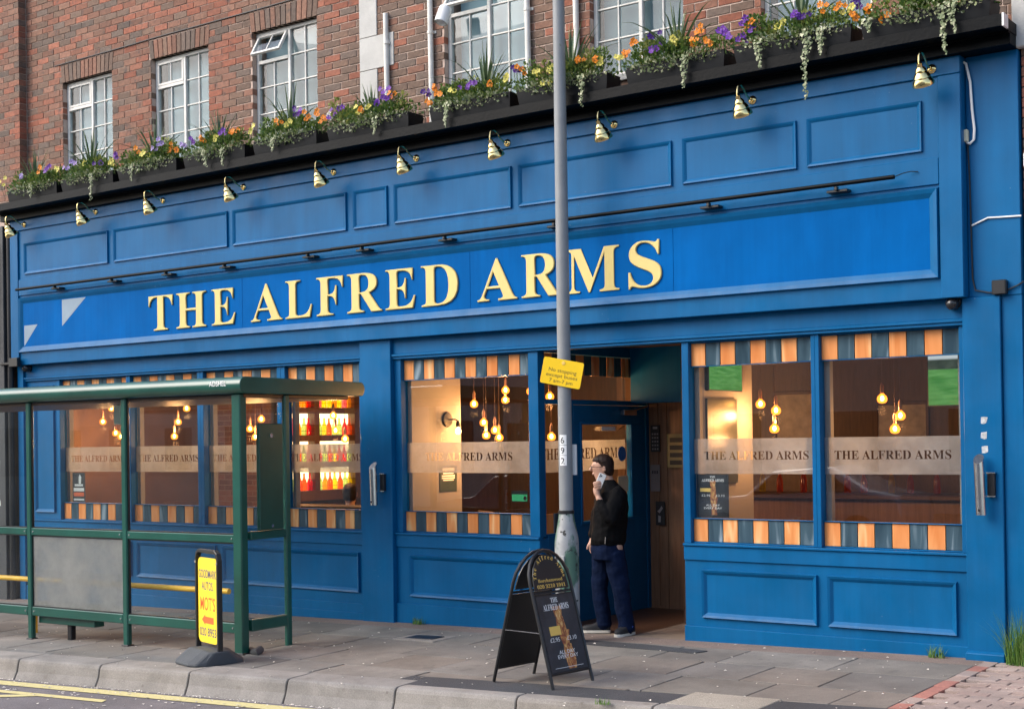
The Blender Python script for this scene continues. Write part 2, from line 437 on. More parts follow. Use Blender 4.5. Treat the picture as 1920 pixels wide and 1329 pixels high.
# ------------------------------------------------------------ ground, road, pavement, kerb
KA, KB = Vector((-11.14, -3.10)), Vector((-5.92, -2.67))      # top front edge of the kerb
KD = (KB-KA).normalized(); KN = Vector((KD.y, -KD.x))           # KN points to the road
def kerb_pt(s, off): p = KA+KD*s+KN*off; return p
def road_z(x, y): return .0187*(x+5.75)-.235-.012*max(0, -3.2-y)*0
gm = MB(); S = 260
gm.add([(x, y, road_z(x, y)-.02) for x, y in ((-S, -S), (S, -S), (S, S), (-S, S))], [(0, 1, 2, 3)])
structure(obj('ground', gm, mat=pm('distant_ground', (.12, .11, .09), .95, var=.3, scale=.4)))
rm = MB(); a, b = kerb_pt(-60, -.1), kerb_pt(80, -.1); c, d = kerb_pt(80, 9.5), kerb_pt(-60, 9.5)
rm.add([(p.x, p.y, road_z(p.x, p.y)) for p in (d, c, b, a)], [(0, 1, 2, 3)])
road = structure(obj('road', rm, mat='asphalt'))
pv = MB(); a, b = kerb_pt(-40, -.25), kerb_pt(40, -.25)
pv.prism([(a.x, a.y), (b.x, b.y), (b.x, 2.6), (a.x, 2.6)], lambda p: (p[0], p[1], g(p[0], p[1])-.24), lambda p: (p[0], p[1], g(p[0], min(p[1], 0))-.03))
pavement = structure(obj('pavement', pv, mat=m_asphalt('joint_sand', (.09, .075, .06), (.16, .14, .12))))
def clip(poly, p0, n, keep=-1):
    out = []
    for i in range(len(poly)):
        A, B = Vector(poly[i]), Vector(poly[(i+1) % len(poly)])
        da, db = (A-p0).dot(n)*keep, (B-p0).dot(n)*keep
        if da >= 0: out.append(tuple(A))
        if (da >= 0) != (db >= 0): t = da/(da-db); out.append(tuple(A+(B-A)*t))
    return out
def inset(poly, d):
    c = sum((Vector(p) for p in poly), Vector((0, 0)))/len(poly); o = []
    for p in poly:
        v = Vector(p)-c; L = v.length; o.append(tuple(c+v*max(.05, (L-d*1.4)/L)))
    return o
def slab_obj(name, poly, parent, mat, th=.045, gap=.005, top=0., tilt=.003):
    if len(poly) < 3: return
    A = sum(poly[i][0]*poly[(i+1) % len(poly)][1]-poly[(i+1) % len(poly)][0]*poly[i][1] for i in range(len(poly)))/2
    if abs(A) < .012: return
    if A < 0: poly = poly[::-1]
    p1 = inset(poly, gap); p2 = inset(poly, gap+.004)
    tz = [rnd(-tilt, tilt) for _ in poly]; n = len(poly); m = MB()
    m.add([(p[0], p[1], g(*p)-th) for p in p1]+[(p[0], p[1], g(*p)+top-.004+t) for p, t in zip(p1, tz)]+[(p[0], p[1], g(*p)+top+t) for p, t in zip(p2, tz)],
          [tuple(range(2*n, 3*n))]+[(i, (i+1) % n, n+(i+1) % n, n+i) for i in range(n)]+[(n+i, n+(i+1) % n, 2*n+(i+1) % n, 2*n+i) for i in range(n)])
    return obj(name, m, parent, mat)
PAV_X = -3.36
y = -.30; row = 0
while y > -4.3:
    x = -19.5-rnd(0, .6)
    while x < PAV_X:
        w = random.choice([.6, .75, .9, .9]); x1 = min(x+w, PAV_X)
        if PAV_X-x1 < .25: x1 = PAV_X
        dd = .60
        poly = clip([(x, y-dd), (x1, y-dd), (x1, y), (x, y)], kerb_pt(0, -.30 if x < -7.2 else -.47), KN, -1)
        cx, cyy = (x+x1)/2, y-.3
        slab_obj('paving_slab', poly, pavement, 'slab')
        x = x1
    y -= .60; row += 1
q = MB(); q.prism([(-19, -.297), (PAV_X, -.297), (PAV_X, .0), (-19, .0)], lambda p: (p[0], p[1], g(*p)-.05), lambda p: (p[0], p[1], g(*p)-.002)); obj('wall_strip', q, pavement, 'brown_tarmac')
# tarmac repair strip behind the kerb, dark strip at the door, pale cover
strip = MB(); ps = [tuple(kerb_pt(a_, b_)) for a_, b_ in ((3.85, -.135), (11, -.135), (11, -.465), (6, -.46), (5.2, -.475), (3.95, -.45))]
strip.prism(ps, lambda p: (p[0], p[1], g(*p)-.03), lambda p: (p[0], p[1], g(*p)+.001))
ps2 = [(-7.2, -.33), (-7.2, -.52), (-6.2, -.56), (-5.5, -.60), (-5.45, -.47), (-6.1, -.36)]
obj('tarmac_strip', strip, pavement, 'tarmac'); strip = MB()
strip.prism(ps2, lambda p: (p[0], p[1], g(*p)-.03), lambda p: (p[0], p[1], g(*p)+.0055))
obj('tarmac_strip', strip, pavement, 'tarmac')
slab_obj('paving_slab', [(-4.70, -2.44), (-4.05, -2.44), (-4.05, -2.02), (-4.70, -2.02)], pavement, 'cover_pale', top=.007)
# block pavers on the right, in running rows, edged with red blocks
for r_ in range(34):
    y0 = -.12-r_*.105; x = PAV_X+.11+(.105 if r_ % 2 else 0)
    if r_ % 2: slab_obj('block_paver', [(PAV_X+.11, y0-.105), (PAV_X+.215, y0-.105), (PAV_X+.215, y0), (PAV_X+.11, y0)], pavement, 'paver', gap=.003, tilt=.0025)
    while x < -1.2 and r_ < 26:
        poly = clip([(x, y0-.105), (x+.21, y0-.105), (x+.21, y0), (x, y0)], kerb_pt(0, -.30), KN, -1)
        slab_obj('block_paver', poly, pavement, 'paver', gap=.003, tilt=.0025); x += .21
for r_ in range(13):
    y0 = -.12-r_*.21
    mt = 'red_paver' if r_ in (1, 4, 5, 6, 8, 9, 10) else 'paver'
    poly = clip([(PAV_X, y0-.21), (PAV_X+.11, y0-.21), (PAV_X+.11, y0), (PAV_X, y0)], kerb_pt(0, -.30), KN, -1)
    slab_obj('block_paver', poly, pavement, mt, gap=.003)
# kerb stones: high kerb with a hollow battered face
kerb = structure(thing('kerb', 'row of pale concrete kerb stones', 'kerb')); del kerb['label']; del kerb['category']
s = -9.0
while s < 12:
    e = s+1.03; m = MB(); rings = []
    hi = [kerb_pt(0, 0)]
    for q in (s+.006, s+.25, s+.5, s+.75, e-.006):
        pts = []
        for off, dz in ((-.30 if s < 3.9 else -.13, 0.003), (-.03, .003), (-.008, -.004), (.004, -.03), (.018, -.10), (.05, -.165), (.075, -.30), (-.30 if s < 3.9 else -.13, -.30)):
            p = kerb_pt(q, off+rnd(-.003, .003)); pts.append((p.x, p.y, g(p.x, p.y)+dz if dz > -.2 else road_z(p.x, p.y)-.05))
        rings.append(pts)
    m.loft(rings)
    obj('kerb_stone', m.mesh('kerb_stone', bevel=.006), kerb, 'kerb'); s = e
# yellow lines on the road (worn)
def m_line():
    t = NT('worn_yellow_line'); v = t.coord(); f = t.noise(v, 30, 5, .7)
    col = t.ramp(f, [(.30, (.20, .175, .15)), (.40, (.58, .49, .22)), (.7, (.66, .58, .28))])
    t.link(col, t.b.inputs['Base Color']); t.b.inputs['Roughness'].default_value = .8; t.bump(f, .3, .004); return t.m
M['yellow_line'] = m_line()
def road_strip(pts_off, name):
    m = MB()
    m.add([(p.x, p.y, road_z(p.x, p.y)+.005) for p in [kerb_pt(s_, o_) for s_, o_ in pts_off]], [tuple(range(len(pts_off)))])
    return obj(name, m, road, 'yellow_line')
road_strip([(-30, .28), (30, .28), (30, .13), (-30, .13)], 'yellow_line')
road_strip([(-30, .64), (1.95, .56), (1.9, .47), (-30, .54)], 'yellow_line')
road_strip([(.62, .78), (.85, .78), (1.2, .565), (1.0, .565)], 'yellow_line')
road_strip([(-30, 1.0), (-.2, .86), (.6, .78), (.45, .70), (-.2, .74), (-30, .86)], 'yellow_line')
# fallen blossom petals
pb = MB()
def petal(x, y, z, r):
    a = rnd(0, 6.28); ca, sa = math.cos(a)*r, math.sin(a)*r
    pb.add([(x-ca, y-sa, z+.001), (x+sa*.6, y-ca*.6, z+.003+rnd(0, .006)), (x+ca, y+sa, z+.001), (x-sa*.6, y+ca*.6, z+.004)], [(0, 1, 2, 3)])
for _ in range(420):
    s_, o_ = rnd(-3, 9), abs(random.gauss(0, .5))
    q = kerb_pt(s_, .09+o_*.9); petal(q.x, q.y, road_z(q.x, q.y)+.006, rnd(.008, .020))
for _ in range(260):
    q = kerb_pt(rnd(-2.5, 6), .085+abs(random.gauss(0, .025))); petal(q.x, q.y, road_z(q.x, q.y)+.006+rnd(0, .01), rnd(.007, .016))
for _ in range(300):
    x, y = rnd(-13, -2.4), rnd(-2.9, -.05); petal(x, y, g(x, y)+.004, rnd(.006, .017))
stuff(obj('blossom_petals', pb, mat=pm('petal_litter', (.72, .66, .58), .8, var=.1)))
for o in (bpy.data.objects['blossom_petals'],): tag(o, 'small white blossom petals littered over the pavement and gutter', 'petals')

# ------------------------------------------------------------ the pub: empty that parents its parts
pub = thing('pub_building', 'blue painted pub front with gold lettering below a red brick upper floor', 'building', (-9.2, 3, 0))
XL, XR = -15.31, -3.455
BAYS = [(-15.2, -9.55), (-9.14, -7.40), (-5.91, -3.50)]
# shell: floors, roof, party walls, back
sh = MB()
sh.box(-15.9, -3.07, .16, 7.0, 2.80, 3.0); sh.box(-15.9, -3.07, .46, 7.0, 7.7, 7.9)
sh.box(-15.9, -15.32, .12, 7.0, -.6, 2.8); sh.box(-3.21, -3.08, .12, 7.0, -.3, 2.8)
sh.box(-15.9, -15.6, .46, 7.0, 3.0, 7.7); sh.box(-3.4, -3.08, .46, 7.0, 3.0, 7.7)
sh.box(-15.9, -3.07, 7.0, 7.2, -.5, 7.9); sh.box(-15.6, -3.4, 3.2, 3.3, 3.0, 7.7)
obj('building_shell', sh, pub, 'dark_room')
fl = MB(); fl.box(-15.3, -3.2, .13, 7.0, -.3, -.02); obj('interior_floor', fl, pub, 'dark_wood')
# --- fascia
fa = MB(); fa.box(XL, XR, -.12, .15, 2.71, 4.49)
fa.box(XL, XR, -.142, -.12, 4.362, 4.49)                      # top board, a step proud
fa.box(XL, -15.15, -.142, -.12, 2.71, 4.358); fa.box(-3.625, XR, -.142, -.12, 2.71, 4.358)
fa.box(-15.146, -3.629, -.136, -.12, 3.56, 3.76)
fascia = obj('fascia', fa.mesh('fascia', bevel=.004), pub, 'blue')
for x0, x1 in [(-15.03, -13.40), (-13.30, -11.37), (-11.29, -9.63), (-9.54, -9.085), (-9.0, -7.58), (-7.5, -5.90), (-5.80, -4.765), (-4.68, -3.75)]:
    m = MB(); m.bead(x0, x1, 3.815, 4.20, .038, -.1195, -.142, -.1225)
    m.add([(x0+.036, -.1225, 3.853), (x1-.036, -.1225, 3.853), (x1-.036, -.1225, 4.162), (x0+.036, -.1225, 4.162)], [(0, 1, 2, 3)])
    obj('panel', m, fascia, 'blue')
m = MB(); m.bead(-15.145, -3.632, 2.858, 3.538, .078, -.1195, -.155, -.1235); obj('sign_frame', m, fascia, 'blue')
board = thing('sign_board', '', ''); board.parent = pub; board.location = -wloc(pub); WL[board.name] = Vector(board.location); del board['label']; del board['category']
ex = [-15.07, -11.16, -8.076, -5.904, -3.705]
for x0, x1 in zip(ex, ex[1:]):
    m = MB(); m.box(x0+.0015, x1-.0015, -.1262, -.1202, 2.93, 3.463); obj('sign_panel', m.mesh('sign_panel', bevel=.001), board, 'sign_blue')
LET = [('T', -12.68, -12.27), ('H', -12.21, -11.72), ('E', -11.63, -11.26), ('A', -11.02, -10.55), ('L', -10.50, -10.12), ('F', -10.055, -9.685), ('R', -9.63, -9.165),
       ('E', -9.12, -8.74), ('D', -8.665, -8.21), ('A', -7.985, -7.525), ('R', -7.475, -7.05), ('M', -6.985, -6.435), ('S', -6.34, -6.01)]
for ch, x0, x1 in LET:
    lo, hi = (2.978, 3.383) if ch == 'S' else (2.985, 3.373)
    td = text_data(serif(ch), 0, 0); dg = bpy.context.evaluated_depsgraph_get(); src = bpy.data.meshes.new_from_object(td.evaluated_get(dg))
    xs = [v.co.x for v in src.vertices]; ys = [v.co.y for v in src.vertices]; bpy.data.meshes.remove(src)
    kx, ky = (x1-x0)/(max(xs)-min(xs)), (hi-lo)/(max(ys)-min(ys))
    td.data.extrude = .003; td.data.bevel_depth = (.004 if ch == 'M' else .008)/kx; td.data.offset = -(.003 if ch == 'M' else .007)/kx
    dg = bpy.context.evaluated_depsgraph_get(); me = bpy.data.meshes.new_from_object(td.evaluated_get(dg)); cd = td.data; bpy.data.objects.remove(td); bpy.data.curves.remove(cd)
    mz = min(v.co.z for v in me.vertices)
    for v in me.vertices:
        v.co = Vector((x0+(v.co.x-min(xs))*kx, -.1262-(v.co.z-mz)*.62, lo+(v.co.y-min(ys))*ky))
    me.materials.clear(); me.materials.append(M['gold']); me.materials.append(M['gold_edge_shade'])
    for p in me.polygons: p.material_index = 0 if abs(p.normal.y) > .5 else 1
    obj('letter', me, board)
# weathered pale patches of the old sign at its left end
for tri in ([(-14.29, 3.455), (-13.83, 3.455), (-14.29, 3.14)], [(-15.05, 3.19), (-14.78, 3.19), (-15.05, 2.94)]):
    m = MB(); m.prism(tri, lambda p: (p[0], -.1262, p[1]), lambda p: (p[0], -.1272, p[1])); obj('faded_patch', m, board, pm('faded_vinyl', (.20, .27, .34), .5, var=.12))
# --- architrave under the fascia, head moulding, pilasters
ar = MB(); ar.box(-15.2, -3.50, -.02, .13, 2.56, 2.709)
ar.box(-15.2, -3.50, -.045, .12, 2.535, 2.56); ar.box(-15.2, -3.50, -.03, .12, 2.51, 2.535)
obj('architrave', ar.mesh('architrave', bevel=.004), pub, 'blue')
for x0, x1, yf, top, nm in ((-9.55, -9.14, -.06, 2.708, 'pilaster'), (-3.50, -3.22, -.055, 2.708, 'pilaster'), (-15.32, -15.2, -.05, 2.708, 'pilaster')):
    m = MB(); z0 = g((x0+x1)/2, 0)-.05; m.box(x0, x1, yf, .12, z0, top)
    if x0 > -4:
        m.hexa([(x0-.003, yf-.045, z0), (x1+.003, yf-.045, z0), (x1+.003, .1, z0), (x0-.003, .1, z0)], [(x0-.003, yf-.045, .09), (x1+.003, yf-.045, .09), (x1+.003, .1, .15), (x0-.003, .1, .15)])
    obj(nm, m.mesh(nm, bevel=.005), pub, 'blue')
m = MB(); m.box(-3.218, -3.07, -.025, .119, -.05, 2.708); m.box(-3.453, -3.07, -.03, .149, 2.709, 4.49); obj('corner_wall', m.mesh('corner_wall', bevel=.004), pub, 'blue')
# --- stall risers
RP = {0: [(-15.0, -13.2), (-13.1, -11.75), (-11.65, -9.63)], 1: [(-8.97, -7.62)], 2: [(-5.745, -4.705), (-4.62, -3.585)]}
for bi, (x0, x1) in enumerate(BAYS):
    m = MB(); zb = g(x0, 0)-.06
    m.box(x0, x1, 0, .12, zb, .80); m.box(x0, x1, -.018, 0, .675, .795); m.box(x0, x1, -.035, .05, .795, .815)
    m.box(x0, x1, -.022, 0, zb, .085 if bi == 0 else .122)
    if bi == 0: m.box(x0, x1, -.04, -.022, zb, -.005)
    ri = obj('stall_riser', m.mesh('stall_riser', bevel=.004), pub, 'blue')
    for a, b in RP[bi]:
        q = MB(); q.bead(a, b, .195, .60, .045, .0005, -.028, -.002)
        q.add([(a+.043, -.002, .238), (b-.043, -.002, .238), (b-.043, -.002, .557), (a+.043, -.002, .557)], [(0, 1, 2, 3)])
        obj('riser_panel', q, ri, 'blue')
# --- shop windows: frame > glass, tile, frosted_band
def frosted(name, x0, x1, t0, t1, y, axis='x', par=None):
    td = text_data(serif('THE ALFRED ARMS')); dg = bpy.context.evaluated_depsgraph_get()
    cu = td.to_curve(dg); c2 = bpy.data.curves.new('band', 'CURVE')
    for a_ in cu.splines:
        b_ = c2.splines.new('BEZIER'); b_.bezier_points.add(len(a_.bezier_points)-1); b_.use_cyclic_u = True; b_.resolution_u = 4
        for p_, q_ in zip(a_.bezier_points, b_.bezier_points):
            q_.handle_left_type = q_.handle_right_type = 'FREE'
            q_.co = p_.co; q_.handle_left = p_.handle_left; q_.handle_right = p_.handle_right
    td.to_curve_clear()
    cd = td.data; bpy.data.objects.remove(td); bpy.data.curves.remove(cd)
    xs = [p.co.x for s_ in c2.splines for p in (s_.bezier_points if s_.type == 'BEZIER' else s_.points)]
    k = (t1-t0)/(max(xs)-min(xs)); mn = min(xs)
    zt = 1.515; c2.dimensions = '2D'; c2.fill_mode = 'BOTH'; c2.extrude = 0; c2.bevel_depth = 0; c2.resolution_u = 4; c2.offset = 0
    sp_ = c2.splines.new('POLY'); sp_.points.add(3); sp_.use_cyclic_u = True
    for p, (X, Z) in zip(sp_.points, ((x0, 1.397), (x1, 1.397), (x1, 1.69), (x0, 1.69))): p.co = ((X-t0)/k+mn, (Z-zt)/k, 0, 1)
    o = bpy.data.objects.new('band', c2); COL.objects.link(o); dg = bpy.context.evaluated_depsgraph_get()
    me = bpy.data.meshes.new_from_object(o.evaluated_get(dg)); bpy.data.objects.remove(o); bpy.data.curves.remove(c2)
    for v in me.vertices:
        X, Z = t0+(v.co.x-mn)*k, zt+v.co.y*k
        v.co = Vector((X, y, Z)) if axis == 'x' else Vector((y, X, Z))
    me.materials.clear(); return obj(name, me, par, 'frost')
def shop_window(x0, x1, nt, t0, t1, posts=(.05, .05)):
    m = MB()
    l, r_ = posts
    if l: m.box(x0-l, x0, -.005, .10, .816, 2.509)
    if r_: m.box(x1, x1+r_, -.005, .10, .816, 2.509)
    m.box(x0, x1, .022, .10, 2.497, 2.509); m.box(x0, x1, .022, .10, .816, .826)
    m.box(x0, x1, .03, .062, 2.296, 2.303); m.box(x0, x1, .03, .062, 1.019, 1.026)
    f = obj('window', m.mesh('window', bevel=.003), pub, 'blue')
    q = MB(); q.box(x0, x1, .064, .070, .827, 2.496); obj('glass', q, f, 'glass')
    q = MB(); q.frame(x0, x1, .827, 2.496, .045, .10, .16); obj('inner_frame', q, f, 'cream')
    p = (x1-x0)/nt
    for zz0, zz1 in ((2.305, 2.495), (.828, 1.017)):
        for i in range(nt):
            q = MB(); q.box(x0+i*p+.003, x0+(i+1)*p-.003, .044, .060, zz0, zz1)
            obj('tile', q.mesh('tile', bevel=.002), f, 'tile_o' if i % 2 == 0 else 'tile_b')
        q = MB(); q.box(x0, x1, .0605, .063, zz0, zz1); obj('lead_backing', q, f, 'dark_metal')
    frosted('frosted_band', x0+.003, x1-.003, t0, t1, .074, 'x', f)
    return f
shop_window(-14.53, -13.27, 9, -14.42, -13.39, (.06, .035))
shop_window(-13.20, -12.04, 8, -13.16, -12.12, (.035, .05))
shop_window(-11.94, -10.785, 8, -11.88, -10.85, (.05, .06))
shop_window(-10.665, -9.61, 8, -10.66, -9.64, (.06, .06))
shop_window(-9.055, -7.515, 12, -8.82, -7.765, (.085, .11))
shop_window(-5.845, -4.735, 8, -5.75, -4.80, (.065, .035))
shop_window(-4.665, -3.545, 8, -4.58, -3.642, (.035, .045))
m = MB(); m.box(-15.2, -14.592, 0.0, .10, .816, 2.509); lp = obj('end_panel', m.mesh('end_panel', bevel=.004), pub, 'blue')
q = MB(); q.bead(-15.03, -14.63, .90, 2.45, .04, .0005, -.025, -.002); obj('panel_bead', q, lp, 'blue')
# --- entrance lobby: glazed side screen with the door, bulkhead, panelled back wall
DX = -7.40
sc_ = MB(); z0 = g(DX, 0)-.05
sc_.box(DX-.10, DX, .121, .50, z0, .82); sc_.box(DX-.10, DX, .121, 1.95, 2.505, 2.8)
sc_.box(DX-.08, DX-.01, .121, .56, .82, .835); sc_.box(DX-.08, DX-.01, .121, 1.90, 2.03, 2.075)
sc_.box(DX-.08, DX, .50, .56, z0, 2.03); sc_.box(DX-.08, DX, 1.87, 1.95, z0, 2.505)
screen = obj('entrance_screen', sc_.mesh('entrance_screen', bevel=.003), pub, 'blue')
q = MB(); q.box(DX-.055, DX-.049, .121, .50, .836, 2.03); obj('glass', q, screen, 'glass'); q = MB(); q.box(DX-.055, DX-.049, .121, 1.87, 2.076, 2.504); obj('glass', q, screen, 'glass')
for i in range(13):
    q = MB(); q.box(DX-.045, DX-.03, .128+i*.134, .256+i*.134, 2.31, 2.50); obj('tile', q.mesh('tile', bevel=.002), screen, 'tile_o' if i % 2 == 0 else 'tile_b')
for i in range(3):
    q = MB(); q.box(DX-.045, DX-.03, .128+i*.124, .246+i*.124, .838, 1.02); obj('tile', q.mesh('tile', bevel=.002), screen, 'tile_o' if i % 2 == 0 else 'tile_b')
door = MB(); D0, D1 = .57, 1.86
door.box(DX-.05, DX-.005, D0, D1, z0+.06, .92); door.box(DX-.05, DX-.005, D0, D1, 1.84, 2.025)
door.box(DX-.05, DX-.005, D0, .69, .92, 1.84); door.box(DX-.05, DX-.005, 1.57, D1, .92, 1.84)
door = obj('door', door.mesh('door', bevel=.003), pub, 'blue')
q = MB(); q.box(DX-.03, DX-.024, .69, 1.57, .92, 1.84); obj('door_glass', q, door, 'glass')
q = MB()
for (ya, yb, za, zb) in ((.66, 1.60, .89, .92), (.66, 1.60, 1.84, 1.87), (.66, .69, .92, 1.84), (1.57, 1.60, .92, 1.84)): q.box(DX-.005, DX+.01, ya, yb, za, zb)
obj('door_bead', q.mesh('door_bead', bevel=.004), door, 'blue')
q = MB(); q.box(DX+.0, DX+.05, 1.38, 1.62, 1.93, 1.985); q.tube([(DX+.03, 1.6, 1.98), (DX+.09, 1.75, 2.02), (DX+.02, 1.84, 2.045)], .008); obj('door_closer', q.mesh('door_closer', bevel=.004), door, 'chrome')
q = MB(); q.box(DX+.0105, DX+.012, 1.02, 1.27, 1.78, 1.82); obj('door_notice', q, door, 'ink_white')
q = MB(); q.lathe([(.0, 0), (.075, 0), (.075, .002), (0, .002)], (DX-.022, 1.44, 1.55), (1, 0, 0), 18); obj('sticker', q, door, pm('blue_sticker', (.02, .16, .55), .4))
q = MB(); q.box(DX-.023, DX-.0215, 1.36, 1.55, 1.18, 1.33); obj('sticker', q, door, pm('cream_sticker', (.6, .6, .45), .5))
frosted('frosted_band', .135, 1.56, .10, 1.50, DX-.06, 'y', screen)
for f_ in ('frosted_band',): pass
bk = MB(); bk.box(-7.399, -6.491, 1.58, 1.66, 2.05, 2.8); obj('bulkhead', bk.mesh('bulkhead', bevel=.004), pub, 'blue')
lb = MB(); zl = g(-6.6, 0)-.03
w = .215; xx = -7.395
lobby = obj('lobby_back_wall', MB().box(-7.5, -6.491, 1.94, 2.05, zl-.2, 2.8), pub, 'dark_wood')
i = 0
while xx < -6.6:
    q = MB(); q.box(xx, min(xx+w-.004, -6.493), 1.915, 1.94, zl+.02, 2.6); obj('plank', q.mesh('plank', bevel=.003), lobby, 'panel_wood'); xx += w
q = MB(); q.box(-7.30, -7.28, 1.90, 1.915, zl+.05, 2.3); obj('cable_trunking', q.mesh('trunking', bevel=.003), lobby, 'panel_wood')
m = MB(); m.box(-5.905, -5.86, .121, 1.06, zl-.2, 2.8); m.box(-6.44, -5.906, 1.0, 1.06, zl-.2, 2.8); m.box(-6.49, -6.441, 1.0, 1.94, zl-.2, 2.8); obj('lobby_side_wall', m, pub, 'dark_wood')
m = MB(); m.box(-5.859, -5.80, .165, 1.075, zl-.2, 2.79); m.box(-6.43, -5.86, 1.061, 1.075, zl-.2, 2.79); obj('interior_pier', m.mesh('pier', bevel=.004), pub, 'cream')
m = MB(); m.box(-7.399, -5.92, .10, 1.0, 2.60, 2.62); m.box(-7.399, -6.491, 1.0, 1.58, 2.60, 2.62); obj('lobby_ceiling', m, pub, 'dark_room')
m = MB(); m.prism([(-7.5, .0), (-5.8, .0), (-5.8, 1.94), (-7.5, 1.94)], lambda p: (p[0], p[1], g(p[0], 0)-.2), lambda p: (p[0], p[1], g(p[0], 0)-.006)); obj('doorstep', m, pub, pm('worn_threshold', (.22, .165, .12), .8, var=.35, scale=4, bump=.2))
# --- cornice ledge
co = MB()
co.box(-15.42, -3.07, -.20, .15, 4.492, 4.565); co.box(-15.42, -3.07, -.165, .15, 4.4905, 4.4918)
co.box(-15.42, -3.065, -.40, .15, 4.575, 4.66)
for q in range(40): pass
co.box(-15.42, -3.07, -.24, .15, 4.5652, 4.5748)
obj('cornice', co.mesh('cornice', bevel=.008), pub, 'black_paint')
m = MB(); m.box(-3.064, -3.05, -.402, -.30, 4.572, 4.664); obj('end_cap', m, pub, 'white')

# ------------------------------------------------------------ upper brick wall with windows
YW = .15
WIN = [(-14.61, -13.65, True), (-12.94, -11.955, True), (-11.258, -10.28, True), (-8.575, -7.60, True), (-6.885, -5.925, True), (-5.195, -4.235, True)]
ZT, ZB, ZTOP = 6.155, 4.92, 7.72
wall = MB()
xs = sorted([-15.9, -3.09]+[a for a, b, _ in WIN]+[b for a, b, _ in WIN])
for x0, x1 in zip(xs, xs[1:]):
    hole = any(abs(x0-a) < 1e-6 for a, b, _ in WIN)
    if hole:
        wall.box(x0, x1, YW+.007, .45, ZT+.0, ZTOP); wall.box(x0, x1, YW+.007, .45, 4.4905, ZB)
    else: wall.box(x0, x1, YW+.007, .45, 4.4905, ZTOP)
wall.box(-15.9, -15.350, .047, .155, 4.4905, ZTOP)
bw = obj('brick_wall', wall, pub, 'mortar')
PAL = [(.31, .105, .06), (.34, .125, .075), (.28, .115, .07), (.24, .115, .075), (.20, .12, .082), (.18, .115, .082), (.155, .11, .085), (.245, .125, .082), (.225, .105, .067), (.29, .14, .092)]
BR = []      # (x0, x1, z0, z1, yfront)
def course(x0, x1, z, yf, off):
    x = x0-off
    while x < x1:
        a, b = max(x, x0), min(x+.215, x1)
        if b-a > .03: BR.append((a, b, z, z+.065, yf))
        x += .225
z = 4.66; ci = 0
while z < ZTOP-.07:
    spans = [(-15.335, -3.095)]
    if z+.065 > ZB and z < ZT+.215:
        spans = []; x = -15.335
        for a, b, _ in WIN:
            aa, bb = (a, b) if z < ZT-.03 else (a-.005, b+.005)
            spans.append((x, aa-.0)); x = bb
        spans.append((x, -3.095))
    for a, b in spans: 
        if b-a > .04: course(a, b, z, YW, .1125 if ci % 2 else 0)
    course(-15.89, -15.340, z, .04, .1125 if ci % 2 else .0)
    z += .075; ci += 1
# concrete patch and pipes interrupt the wall: drop bricks that lie wholly behind the concrete
CONC = [(-9.672, -9.435, 4.66, 5.455), (-9.672, -9.215, 5.46, 5.79), (-9.672, -9.435, 5.795, ZTOP-.02)]
BR = [b for b in BR if not any(b[0] > c0-.01 and b[1] < c1+.01 and b[2] > z0-.01 and b[3] < z1+.02 for c0, c1, z0, z1 in CONC)]
def brick_col(): return sc(random.choice(PAL), rnd(.70, 1.04))
BR.sort(key=lambda b: -((b[1]-b[0])/((b[0]**2+(b[4]+10.4)**2)**.5))*(1 if b[2] < 6.2+.05*(b[0]+9)*0-(b[0]+15.9)*.19+1.1 else .01))
cache = {}
rest = MB()
for i, (x0, x1, z0, z1, yf) in enumerate(BR):
    jx, jz, jy = rnd(-.0015, .0015), rnd(-.0015, .0015), rnd(-.003, .002)
    if i < 300:
        w = round(x1-x0, 3); key = (w, random.randrange(14 if abs(w-.215) < .002 else 2))
        if key not in cache:
            q = MB(); q.box(-w/2, w/2, 0, .10, 0, .065, brick_col()); cache[key] = q.mesh('brick', bevel=.003); cache[key].materials.append(M['brick'])
        o = obj('brick', cache[key], bw, None, False); o.location = Vector(((x0+x1)/2+jx, yf+jy, z0+jz))
    else: rest.box(x0+jx, x1+jx, yf+jy, yf+.10, z0+jz, z1+jz, brick_col())
stuff(obj('brickwork', rest, bw, 'brick'))
for a, b, _ in WIN:       # soldier-course lintels
    n = 13; p = (b-a+.02)/n
    for i in range(n):
        x0 = a-.01+i*p; sl_ = (i-(n-1)/2)*.004
        q = MB(); q.hexa([(x0+.004, YW-.004, ZT), (x0+p-.004, YW-.004, ZT), (x0+p-.004, YW+.11, ZT), (x0+.004, YW+.11, ZT)],
                         [(x0+.004+sl_, YW-.004, ZT+.213), (x0+p-.004+sl_, YW-.004, ZT+.213), (x0+p-.004+sl_, YW+.11, ZT+.213), (x0+.004+sl_, YW+.11, ZT+.213)], sc(random.choice(PAL[3:8]), rnd(.75, 1.05)))
        obj('lintel_brick', q.mesh('lintel_brick', bevel=.003), bw, 'brick')
q = MB(); q.tube([(-14.75, YW-.008, 6.385), (-13.3, YW-.008, 6.386), (-12.9, YW-.008, 6.392), (-11.2, YW-.008, 6.388), (-10.2, YW-.008, 6.392)], .007, 6); obj('wall_cable', q, bw, 'dark_metal')
for c0, c1, z0, z1 in CONC:
    q = MB(); q.box(c0, c1, YW-.012, YW+.10, z0, z1); obj('concrete_block', q.mesh('concrete_block', bevel=.004), bw, 'concrete')
